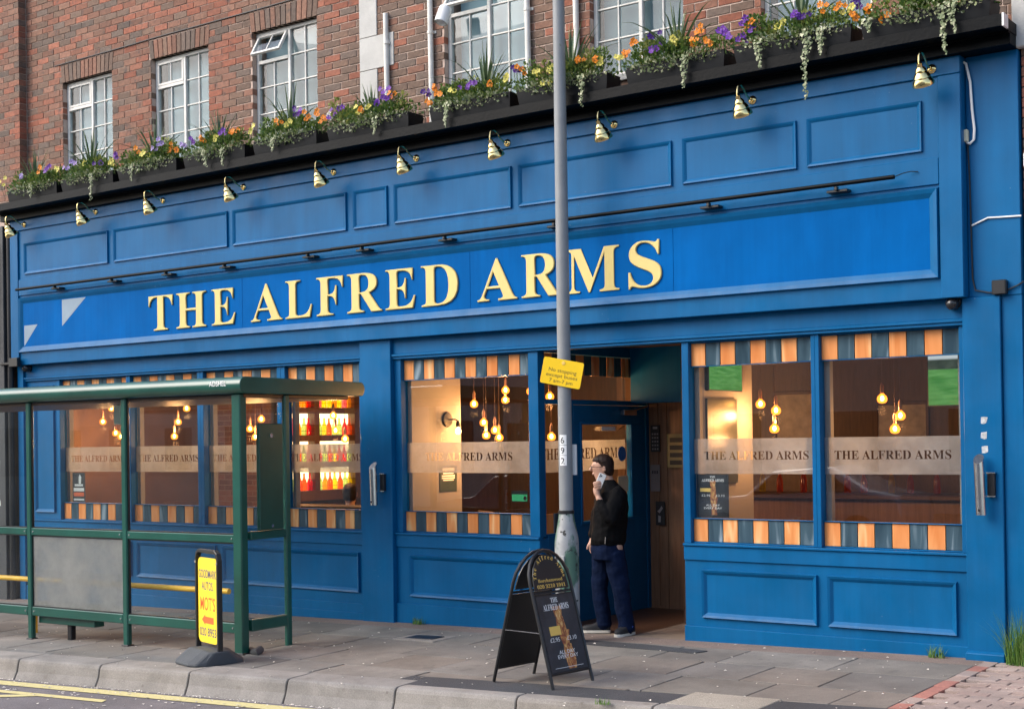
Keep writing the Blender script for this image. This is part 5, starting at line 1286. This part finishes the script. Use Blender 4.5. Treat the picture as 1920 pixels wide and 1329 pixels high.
# pendant bulbs
bulb = thing('pendant_bulb', 'x', 'light bulb', (0, 0, 0), 0, 'glowing pendant bulbs in the pub')
q = MB(); q.lathe([(0, 0), (.010, .005), (.015, .015), (.016, .025), (.012, .036), (.005, .044), (0, .046)], (0, 0, -.060), (0, 0, 1), 10); obj('filament', q.mesh('filament', smooth=True), bulb, 'filament', False)
q = MB(); q.lathe([(0, 0), (.022, .003), (.038, .016), (.043, .038), (.038, .058), (.022, .074), (.013, .086), (0, .088)], (0, 0, -.080), (0, 0, 1), 14); obj('glass_globe', q.mesh('glass_globe', smooth=True), bulb, 'amber_halo_glass', False)
q = MB(); q.lathe([(0, 0), (.015, 0), (.016, .06), (.011, .075), (.004, .09), (0, .09)], (0, 0, .005), (0, 0, 1), 12); obj('holder', q.mesh('holder', smooth=True), bulb, pm('copper_holder', (.42, .22, .14), .4, .4), False)
q = MB(); q.tube([(0, 0, .09), (0, 0, 1.2)], .0026, 6); obj('cord', q, bulb, pm('copper_flex', (.12, .06, .04), .6), False)
BU = [(-14.892, .9, 2.05, 'behind the leftmost window, hung second highest'), (-14.716, .9, 2.215, 'behind the leftmost window, hung highest'), (-14.637, .9, 1.90, 'behind the leftmost window, hung second lowest'), (-14.53, .9, 1.855, 'behind the leftmost window, hung lowest'),
      (-13.438, .9, 2.02, 'behind the second window from the left, hung in the middle'), (-13.278, .9, 2.18, 'behind the second window from the left, hung highest'), (-13.51, .9, 1.845, 'behind the second window from the left, hung lowest'),
      (-11.983, .9, 2.025, 'behind the third window from the left, hung highest'), (-12.172, .9, 1.915, 'behind the third window from the left, hung in the middle'), (-12.138, .95, 1.82, 'behind the third window from the left, hung lowest'),
      (-10.838, .9, 2.04, 'before the lit bottle shelves, hung highest'), (-10.808, .9, 1.875, 'before the lit bottle shelves, hung in the middle'), (-10.665, .9, 1.78, 'before the lit bottle shelves, hung lowest'),
      (-8.734, .9, 1.925, 'in the middle window cluster, left of the upper pair'), (-8.592, .9, 1.845, 'in the middle window cluster, right of the lower pair'), (-8.743, .95, 1.795, 'in the middle window cluster, hung lowest on the left'), (-8.614, 1.0, 1.77, 'in the middle window cluster, lowest of all'), (-8.90, 1.5, 2.27, 'deep inside the middle window, hung highest'), (-8.98, 1.6, 2.17, 'deep inside the middle window, just below the highest'), (-8.139, .9, 2.225, 'at the right edge of the middle window'), (-8.95, 1.02, 2.12, 'right of the cream pier in the middle window'),
      (-7.908, .9, 2.165, 'behind the yellow no stopping sign'), (-7.896, .9, 1.77, 'left of the number label on the lamp column'),
      (-5.631, .9, 2.03, 'in the window right of the door, hung highest'), (-5.482, .9, 1.97, 'in the window right of the door, hung in the middle'), (-5.50, .9, 1.81, 'in the window right of the door, hung lowest'),
      (-4.508, .9, 2.045, 'in the rightmost window, hung highest'), (-4.353, .9, 1.90, 'in the rightmost window, hung in the middle'), (-4.401, .9, 1.79, 'in the rightmost window, hung lowest')]
first = True
for i, (x, y, z, lab) in enumerate(BU):
    lab = 'glowing amber bulb ' + lab
    if first: b_ = bulb; b_.location = (x, y, z); b_['label'] = lab; first = False
    else: b_ = dup(bulb, (x, y, z), label=lab)
    for ch in b_.children:
        if ch.name.startswith('cord'): ch.scale = (1, 1, (2.785-z-.09)/1.11); ch.location = (0, 0, .09*(1-ch.scale[2]))
    if i in (0, 2, 4, 6, 7, 9, 10, 12, 13, 16, 17, 19, 23, 25, 26, 28):
        L = bpy.data.lights.new('bulb_light', 'POINT'); L.energy = 5.5 if i < 13 else 2.4; L.color = (1, .46, .17); L.shadow_soft_size = .04
        lo = bpy.data.objects.new('bulb_light', L); COL.objects.link(lo); lo.parent = b_; lo.location = (0, 0, -.14)
# wall lamp on the cream pier
wlm = thing('wall_light', 'round-plated wall light with a bare glowing bulb on the cream pier', 'wall light', (-9.03, .68, 1.92))
q = MB(); q.lathe([(0, 0), (.075, 0), (.08, .01), (.07, .022), (0, .025)], (-9.03, .665, 1.92), (1, 0, 0), 16); obj('backplate', q.mesh('backplate', smooth=True), wlm, 'dark_metal')
q = MB(); q.tube([(-9.01, .665, 1.92), (-8.93, .68, 1.92), (-8.90, .69, 1.90)], .007, 6); q.lathe([(.012, 0), (.022, .02), (.022, .06), (0, .06)], (-8.90, .69, 1.905), (0, 0, -1), 10); obj('arm', q, wlm, 'dark_metal')
q = MB(); q.lathe([(0, 0), (.024, .012), (.030, .035), (.022, .06), (0, .08)], (-8.90, .69, 1.765), (0, 0, 1), 12); obj('bulb', q.mesh('bulb', smooth=True), wlm, m_emit('warm_bulb', (1, .60, .22), 9))
def poster(name, lab, x, ya, yb, za, zb, base, lines, col, nx=1, mat2='ink_white'):
    t = thing(name, lab, 'poster', (x, (ya+yb)/2, za)); q = MB(); q.box(x, x+nx*.006, ya, yb, za, zb); obj('sheet', q, t, base)
    q = MB()
    for (a, b, h0, h1) in lines: q.box(x+nx*.0062, x+nx*.007, ya+(yb-ya)*a, ya+(yb-ya)*b, za+(zb-za)*h0, za+(zb-za)*h1)
    stuff(obj('print', q, t, mat2)); return t
LN = [(.15, .85, .80, .92), (.2, .8, .68, .74), (.12, .88, .58, .64), (.12, .88, .50, .55), (.2, .8, .42, .47)]
poster('poster', 'small dark green poster on the cream pier inside the middle window', -9.029, .535, .81, 1.19, 1.45, pm('poster_green', (.03, .045, .03), .5), LN, None)
# television and mirror on the pier by the door, television in the rightmost window
tv = thing('television', 'television showing green pitch on the pier inside the window right of the door', 'television', (-5.79, .5, 2.1)); q = MB(); q.box(-5.80, -5.765, .20, .82, 2.10, 2.48); obj('casing', q.mesh('casing', bevel=.004), tv, 'black')
q = MB(); q.box(-5.7645, -5.763, .21, .81, 2.11, 2.47); obj('picture', q, tv, 'screen')
q = MB(); q.box(-5.7995, -5.78, .20, .74, 1.30, 2.035); mi = thing('mirror', 'dark mirror panel on the pier below the television', 'mirror', (-5.79, .45, 1.3)); obj('glass', q, mi, pm('dark_mirror', (.05, .055, .05), .3, var=.1)); q = MB(); 
tv = thing('television', 'bright green television picture at the upper right of the rightmost window', 'television', (-3.9, 1.02, 1.93)); q = MB(); q.box(-4.16, -3.42, 1.01, 1.05, 1.93, 2.39); obj('casing', q.mesh('casing', bevel=.004), tv, 'black')
q = MB(); q.box(-4.15, -3.43, 1.0085, 1.0095, 1.94, 2.38); obj('picture', q, tv, 'screen')
q = MB(); q.box(-3.85, -3.75, 1.05, 1.09, 2.1, 2.78); obj('bracket', q, tv, 'black')
# drinks poster hung in the window right of the door
pt_ = thing('poster', 'black drinks poster inside the lower left of the window right of the door', 'poster', (-5.68, .09, 1.03)); q = MB(); q.box(-5.83, -5.53, .085, .088, 1.03, 1.392); obj('sheet', q, pt_, pm('poster_black', (.028, .031, .036), .35, var=.5, scale=9))
def wx(body, w_, x, z, h, mat='ink_white'): obj('lettering', text_mesh(body, lambda a, b, c: (a, .0845, b), width=w_, height=h, x0=x, y0=z), pt_, mat)
q = MB(); 
for x, z0_, z1_, w0, w1 in ((-5.68, 1.29, 1.34, .02, .03), (-5.675, 1.20, 1.29, .03, .02), (-5.67, 1.12, 1.20, .025, .035), (-5.67, 1.05, 1.12, .03, .02)): q.add([(x-w0, .0847, z0_), (x+w0, .0847, z0_), (x+w1, .0847, z1_), (x-w1, .0847, z1_)], [(0, 1, 2, 3)])
obj('drink_print', q, pt_, bpy.data.materials['drink_print'])
q = MB(); q.add([(-5.80, .0846, 1.245), (-5.70, .0846, 1.245), (-5.70, .0846, 1.275), (-5.80, .0846, 1.275)], [(0, 1, 2, 3)]); obj('price_flash', q, pt_, 'ink_gold')
wx(serif('THE'), .05, -5.68, 1.362, .018); wx(serif('ALFRED ARMS'), .21, -5.68, 1.33, .024); wx('£2.95', .08, -5.745, 1.205, .018); wx('£3.10', .08, -5.61, 1.205, .018); wx('ALL DAY', .13, -5.68, 1.125, .016); wx('EVERY DAY', .17, -5.68, 1.10, .016)
t = thing('poster', 'small black and white poster at the lower left of the leftmost window', 'poster', (-14.33, .09, 1.05)); q = MB(); q.box(-14.42, -14.18, .088, .091, 1.03, 1.385); obj('sheet', q, t, 'ink_black')
q = MB(); q.box(-14.40, -14.20, .0872, .0878, 1.16, 1.20); q.box(-14.38, -14.22, .0872, .0878, 1.22, 1.245); q.prism([(-14.30, 1.25), (-14.26, 1.25), (-14.25, 1.33), (-14.28, 1.365), (-14.30, 1.33)], lambda p: (p[0], .0872, p[1]), lambda p: (p[0], .0878, p[1])); q.box(-14.40, -14.20, .0872, .0878, 1.05, 1.07); stuff(obj('print', q, t, 'ink_white'))
q = MB(); q.box(-14.40, -14.20, .0872, .0878, 1.10, 1.145); obj('print', q, t, 'ink_red')
t = thing('hygiene_sticker', 'small green food hygiene sticker low in the middle window', 'sticker', (-7.7, .085, 1.1)); q = MB(); q.box(-7.785, -7.60, .078, .080, 1.13, 1.235); obj('sheet', q, t, 'black'); q = MB(); q.box(-7.78, -7.605, .0772, .0778, 1.137, 1.20); obj('green_panel', q, t, pm('sticker_green', (.04, .42, .16), .5))
q = MB(); q.lathe([(0, 0), (.02, 0), (.02, .0006), (0, .0006)], (-7.63, .0772, 1.165), (0, -1, 0), 10); obj('rating_disc', q, t, 'black')
# notices in the lobby
for lab, x0, x1, z0_, z1_, mt, ln in (('tall black list poster on the lobby panelling', -7.355, -7.25, 1.56, 1.83, 'ink_black', 1), ('yellow and black framed notice at the right of the lobby panelling', -7.165, -6.93, 1.40, 1.74, pm('notice_yellow', (.26, .22, .09), .5), 0), ('plain grey notice plate on the lobby trunking', -7.365, -7.255, 1.16, 1.43, pm('notice_grey', (.20, .17, .16), .5), 2), ('small black sign with white figures low on the lobby panelling', -7.31, -7.205, .82, 1.06, 'ink_black', 3)):
    t = thing('notice', lab, 'notice', ((x0+x1)/2, 1.9, z0_)); q = MB(); q.box(x0, x1, 1.885, 1.894, z0_, z1_); obj('sheet', q, t, mt); q = MB(); H_ = z1_-z0_; W_ = x1-x0
    if ln == 1:
        q.box(x0+W_*.25, x1-W_*.25, 1.884, 1.8848, z0_+H_*.86, z0_+H_*.94)
        for k in range(5):
            for j in range(3): q.box(x0+W_*(.14+.27*j), x0+W_*(.30+.27*j), 1.884, 1.8848, z0_+H_*(.08+k*.14), z0_+H_*(.14+k*.14))
    elif ln == 3: q.prism([(x0+.02, z1_-.10), (x0+.045, z1_-.12), (x0+.085, z1_-.07), (x0+.07, z1_-.045), (x0+.045, z1_-.08)], lambda p: (p[0], 1.884, p[1]), lambda p: (p[0], 1.8848, p[1])); q.prism([(x0+.03, z0_+.03), (x0+.055, z0_+.03), (x0+.06, z0_+.09), (x0+.03, z0_+.10)], lambda p: (p[0], 1.884, p[1]), lambda p: (p[0], 1.8848, p[1]))
    elif ln == 2: 
        for k in range(3): q.box(x0+.02+k*.026, x0+.036+k*.026, 1.884, 1.8848, z1_-.09, z1_-.06)
    else:
        for k in range(4): q.box(x0+.03, x1-.03, 1.884, 1.8848, z0_+.03+k*.075, z0_+.075+k*.075)
    stuff(obj('print', q, t, 'ink_black' if ln in (0, 2) else pm('notice_print', (.30, .28, .27), .6)))
# backlit bottle shelves, facing the right-hand end of the room
BX = -11.62
bb = thing('bottle_shelves', 'backlit dark wooden back-bar shelves full of bright bottles', 'shelves', (BX, 1.9, .9))
q = MB(); q.box(BX-.16, BX-.12, .86, 3.3, .75, 2.60); obj('back_board', q, bb, 'dark_wood')
ROWS = [(1.145, 1.41), (1.47, 1.72), (1.79, 2.045), (2.115, 2.37)]
CELL = [(.90, 1.40), (1.485, 2.085), (2.19, 2.79), (2.89, 3.24)]
for (za, zb) in [(ROWS[i-1][1] if i else 1.02, ROWS[i][0]) for i in range(4)]+[(2.37, 2.55)]:
    q = MB(); q.box(BX-.119, BX, .86, 3.3, za+.002, zb-.002); obj('shelf', q.mesh('shelf', bevel=.003), bb, 'dark_wood')
for ya, yb in [(.86, .90)]+[(a[1], b[0]) for a, b in zip(CELL, CELL[1:])]+[(3.24, 3.3)]:
    for za, zb in ROWS: q = MB(); q.box(BX-.118, BX-.002, ya, yb, za-.001, zb+.001); obj('divider', q, bb, 'dark_wood')
for za, zb in ROWS:
    for ya, yb in CELL: q = MB(); q.box(BX-.116, BX-.11, ya+.002, yb-.002, za+.002, zb-.002); obj('light_panel', q, bb, 'backlight')
for zb in ROWS:
    for dz in (.05, .12):
        q = MB(); q.tube([(BX-.006, .87, zb[0]+dz), (BX-.006, 3.29, zb[0]+dz)], .003, 5); obj('guard_rail', q, bb, 'dark_metal')
BC = {'red': (.85, .03, .02), 'orange': (.9, .28, .01), 'yellow': (.85, .72, .03), 'amber': (.90, .50, .06), 'pink': (.88, .30, .38), 'pale green': (.62, .74, .38)}
bm_ = {}
for nm, c in BC.items():
    t_ = NT('bottle_'+nm.replace(' ', '_')); t_.n.remove(t_.b)
    tl = t_.new('ShaderNodeBsdfTranslucent'); tl.inputs[0].default_value = (*c, 1); tr2 = t_.new('ShaderNodeBsdfTransparent'); tr2.inputs[0].default_value = (*c, 1); gl_ = t_.new('ShaderNodeBsdfGlossy'); gl_.inputs['Roughness'].default_value = .1
    a_ = t_.new('ShaderNodeMixShader'); a_.inputs[0].default_value = .6; t_.link(tl.outputs[0], a_.inputs[1]); t_.link(tr2.outputs[0], a_.inputs[2]); b2 = t_.new('ShaderNodeMixShader'); b2.inputs[0].default_value = .05; t_.link(a_.outputs[0], b2.inputs[1]); t_.link(gl_.outputs[0], b2.inputs[2]); t_.link(b2.outputs[0], t_.out.inputs[0]); bm_[nm] = t_.m
bme = {}
for nm in BC:
    q = MB(); q.lathe([(0, 0), (.032, 0), (.033, .005), (.033, .09), (.026, .115), (.013, .15), (.011, .185), (.013, .187), (.013, .20), (0, .20)], (0, 0, 0), (0, 0, 1), 10); bme[nm] = q.mesh('bottle', smooth=True); bme[nm].materials.append(bm_[nm])
RN = ['lowest', 'second lowest', 'second highest', 'highest']; CN = ['first', 'second', 'third', 'fourth']
for ri_, (za, zb) in enumerate(ROWS):
    for ci_, (ya, yb) in enumerate(CELL[:3]):
        n = int((yb-ya-.04)/.072); seen = {}
        seq = [random.choice(list(BC)) for _ in range(n)]
        for k in range(n):
            c = seq[k]
            o = obj('bottle', bme[c], None, None); o.location = (BX-.055-rnd(0, .015), ya+.055+k*(yb-ya-.09)/max(1, n-1), za+.001)
            tag(o, '%s bottle, %s in the %s bay of the %s lit shelf' % (c, ['first', 'second', 'third', 'fourth', 'fifth', 'sixth', 'seventh', 'eighth', 'ninth'][k], CN[ci_], RN[ri_]), 'bottle', 'bottles on the backlit shelves')
# furniture: seat back and seated guest behind the fourth window, table and chairs elsewhere
q = MB(); q.box(-11.5, -9.65, .62, .70, -.02, 1.03); bn = thing('bench_seat', 'dark upholstered bench seat back behind the fourth window from the left', 'bench', (-10.6, .7, -.02)); obj('backrest', q.mesh('backrest', bevel=.02), bn, pm('brown_leather', (.06, .03, .022), .45)); q = MB(); q.box(-11.5, -9.65, .70, 1.15, .30, .46); obj('seat', q.mesh('seat', bevel=.02), bn, pm('brown_leather', (.06, .03, .022), .45)); q = MB(); q.box(-11.45, -9.7, .74, 1.1, -.02, .30); obj('base', q, bn, 'dark_wood')
gs = thing('person', 'person with short dark hair seated indoors with their back to the window', 'person', (-10.62, .92, .44), R(-53))
gb = MB(); head_into(gb, (0, 0, .70)); gb.loft([ring((x, 0, z), a, b, 14, (XA, YA)) for x, z, a, b in ((0, .02, .13, .17), (0, .2, .12, .16), (0, .38, .12, .19), (0, .48, .09, .17), (0, .53, .05, .06), (0, .62, .045, .048))])
for s_ in (-1, 1):
    limb(gb, [((0, s_*.18, .46), .05), ((-.06, s_*.21, .22), .042), ((-.25, s_*.14, .24), .032), ((-.31, s_*.12, .25), .036)])
    for k in range(4): limb(gb, [((-.33, s_*(.095+.018*k), .25), .009), ((-.37, s_*(.095+.018*k), .24), .009), ((-.39, s_*(.095+.018*k), .22), .008)], 6)
    limb(gb, [((-.30, s_*.085, .255), .011), ((-.33, s_*.07, .25), .009)], 6)
    limb(gb, [((-.02, s_*.09, .05), .085), ((-.42, s_*.10, .06), .06), ((-.44, s_*.10, -.36), .045), ((-.54, s_*.10, -.41), .04)])
obj('body', fused('body', gb, .010, 2), gs, 'skin', False)
gj = MB(); gj.loft([ring((x, 0, z), a, b, 14, (XA, YA)) for x, z, a, b in ((0, .0, .15, .19), (0, .2, .145, .185), (0, .38, .14, .21), (0, .49, .11, .19), (0, .55, .07, .08))])
for s_ in (-1, 1): limb(gj, [((0, s_*.19, .46), .07), ((-.06, s_*.22, .22), .058), ((-.22, s_*.15, .24), .045)])
obj('top', fused('top', gj, .012, 3, .012, .06), gs, pm('brown_jumper', (.055, .035, .03), .8), False)
gl2 = MB()
for s_ in (-1, 1): limb(gl2, [((-.02, s_*.09, .05), .10), ((-.42, s_*.10, .06), .075), ((-.44, s_*.10, -.30), .06)])
obj('trousers', fused('trousers', gl2, .012, 3), gs, 'jeans', False)
hm = MB(); hm.loft([ring((.012-off, 0, .70+dz), hr, hd, 16, (XA, YA)) for dz, hr, hd, off in [(-.075, .05, .06, -.035), (-.05, .065, .072, -.03), (-.02, .078, .078, -.022), (.01, .084, .080, -.016), (.035, .092, .081, -.01), (.058, .097, .079, -.004), (.083, .084, .068, -.002), (.105, .055, .046, -.002), (.117, .018, .015, -.002)]]); obj('hair', fused('hair', hm, .009, 2, .01, .02), gs, 'hair', False)
def table(x, y, lab):
    t = thing('pub_table', lab, 'table', (x, y, -.02)); q = MB(); q.box(x-.35, x+.35, y-.3, y+.3, .72, .755); obj('table_top', q.mesh('table_top', bevel=.006), t, 'panel_wood'); q = MB(); q.tube([(x, y, .0), (x, y, .72)], .03, 10); obj('column', q, t, 'dark_metal'); q = MB(); q.lathe([(0, 0), (.22, 0), (.21, .02), (.03, .04), (0, .04)], (x, y, -.02), (0, 0, 1), 16); obj('base', q, t, 'dark_metal')
def chair(x, y, rz, lab):
    t = thing('pub_chair', lab, 'chair', (x, y, -.02), rz, 'dark wooden pub chairs')
    q = MB(); q.box(-.2, .2, -.2, .2, .43, .47); obj('seat', q.mesh('seat', bevel=.01), t, 'dark_wood', False); q = MB(); q.box(-.2, .2, .17, .20, .66, 1.0); obj('backrest', q.mesh('backrest', bevel=.01), t, 'dark_wood', False)
    for sx2 in (-.18, .18):
        for sy in (-.18, .18): q = MB(); q.tube([(sx2, sy, 0), (sx2*.98, sy, .44 if sy < 0 else .98)], .017, 6); obj('leg', q, t, 'dark_wood', False)
table(-8.3, 1.5, 'square wooden pub table inside the middle window'); chair(-8.7, 1.15, 2.6, 'dark wooden chair left of the table inside the middle window'); chair(-7.95, 1.9, -.6, 'dark wooden chair behind the table inside the middle window')
table(-4.55, 1.35, 'square wooden pub table inside the rightmost window'); chair(-5.0, 1.2, 1.5, 'dark wooden chair left of the table inside the rightmost window'); chair(-4.1, 1.7, -.4, 'dark wooden chair right of the table inside the rightmost window')
table(-13.4, 1.4, 'square wooden pub table inside the second window from the left'); chair(-13.9, 1.4, 1.57, 'dark wooden chair left of the table inside the second window from the left')
bc_ = thing('bar_counter', 'dark wooden bar counter deep inside the pub', 'bar', (-6.0, 3.4, -.02)); q = MB(); q.box(-7.3, -3.4, 3.1, 3.6, -.02, 1.05); obj('front', q, bc_, 'panel_wood'); q = MB(); q.box(-7.35, -3.35, 3.0, 3.65, 1.05, 1.10); obj('counter_top', q.mesh('counter', bevel=.01), bc_, 'dark_wood')

# ------------------------------------------------------------ across the road, seen only mirrored in the glass
op = thing('terrace_opposite', 'pale rendered terrace across the road mirrored in the pub windows', 'building', (-16, -26, -.4))
q = MB(); q.box(-62, 14, -34, -25, -1, 6.6); obj('wall', q, op, pm('pale_render', (.42, .39, .35), .85, var=.15, scale=.6))
q = MB(); q.prism([(-34.3, 6.6), (-24.6, 6.6), (-29.5, 9.6)], lambda p: (-62.3, p[0], p[1]), lambda p: (14.3, p[0], p[1])); obj('roof', q, op, pm('roof_tiles', (.10, .055, .04), .85, var=.3))
for k in range(22):
    x = -60+k*3.4
    for z0_ in (.2, 3.6): q = MB(); q.box(x, x+1.5, -25.02, -24.96, z0_+.5, z0_+2.1); obj('window', q, op, pm('dark_pane', (.03, .035, .04), .1) if k == 0 and z0_ < 1 else bpy.data.materials['dark_pane'])

def parked_car(x, y, lab, col):
    t = thing('parked_car', lab, 'car', (x, y, road_z(x, y)), 0, 'parked cars across the road'); z0 = 0
    side = [(-2.05, .35), (-2.1, .62), (-1.95, .80), (-1.35, .90), (-.85, .95), (-.35, 1.38), (.75, 1.45), (1.45, 1.05), (2.0, .95), (2.1, .65), (2.05, .35)]
    m = MB(); rings = []
    for yy, k, dz in ((-.84, .97, -.02), (-.80, 1, 0), (-.62, 1, .02), (.62, 1, .02), (.80, 1, 0), (.84, .97, -.02)):
        rings.append([(px2*k, yy*(1-.12*max(0, pz2-.95)/.5), .35+(pz2-.35)*k+dz*(pz2 > .9)) for px2, pz2 in side])
    m.loft(rings); obj('body', m.mesh('body', bevel=.03, smooth=True), t, pm('car_paint_%s' % col[0], col[1], .2, .2, coat=.6), False)
    for sgn in (-1, 1):
        q = MB(); q.prism([(-.72, .97), (-.33, 1.33), (.70, 1.39), (1.20, 1.04)], lambda p: (p[0], sgn*(.845-.10*(p[1]-.95)/.5), p[1]), lambda p: (p[0], sgn*(.82-.10*(p[1]-.95)/.5), p[1])); obj('side_window', q, t, bpy.data.materials['dark_pane'], False)
        for wx_ in (-1.3, 1.3):
            q = MB(); q.lathe([(.0, 0), (.20, 0), (.32, .01), (.32, .19), (.0, .19)], (wx_, sgn*.66 if sgn > 0 else -.66, .32), (0, sgn, 0), 18); wh = obj('wheel', q.mesh('wheel', smooth=True), t, 'black', False)
            q = MB(); q.lathe([(0, 0), (.18, 0), (.20, -.02), (.0, -.02)], (wx_, sgn*.865, .32), (0, sgn, 0), 14); obj('rim', q, wh, 'chrome', False)
parked_car(-17.5, -13.6, 'dark red hatchback across the road mirrored in the left windows', ('red', (.10, .012, .012)))
parked_car(-11.0, -13.4, 'silver hatchback across the road mirrored in the middle window', ('silver', (.42, .43, .44)))
parked_car(-5.4, -13.3, 'black hatchback across the road mirrored in the right windows', ('black', (.02, .02, .022)))

# bottles along the bar, framed pictures on the far wall
for k in range(14):
    c = list(BC)[(k*5+2) % 6] if k % 3 == 0 else None
    o = obj('bottle', bme[c] if c else bme['orange'], None, None); o.location = (-6.9+k*.24+rnd(-.04, .04), 3.45+rnd(-.05, .05), 1.101); o.scale = (1.05, 1.05, rnd(1.2, 1.45))
    tag(o, 'bottle on the bar counter deep inside, %s' % (['first from the left', 'second from the left', 'third from the left', 'fourth from the left', 'fifth from the left', 'sixth from the left', 'seventh from the left', 'seventh from the right', 'sixth from the right', 'fifth from the right', 'fourth from the right', 'third from the right', 'second from the right', 'first from the right'][k]), 'bottle', 'bottles on the bar counter')
for k, (x, z, w_, h_, lab) in enumerate(((-7.1, 1.55, .5, .65, 'framed picture on the far wall left of the bar'), (-5.9, 1.6, .6, .45, 'wide framed picture on the far wall above the bar'), (-4.7, 1.5, .45, .6, 'framed picture on the far wall right of the bar'))):
    t = thing('picture', lab, 'picture', (x, 4.18, z)); q = MB(); q.frame(x, x+w_, z, z+h_, .035, 4.165, 4.199); obj('frame', q.mesh('frame', bevel=.004), t, 'dark_wood'); q = MB(); q.box(x+.035, x+w_-.035, 4.18, 4.199, z+.035, z+h_-.035); obj('print', q, t, pm('faded_print', (.34, .28, .20), .5, var=.5, scale=6))
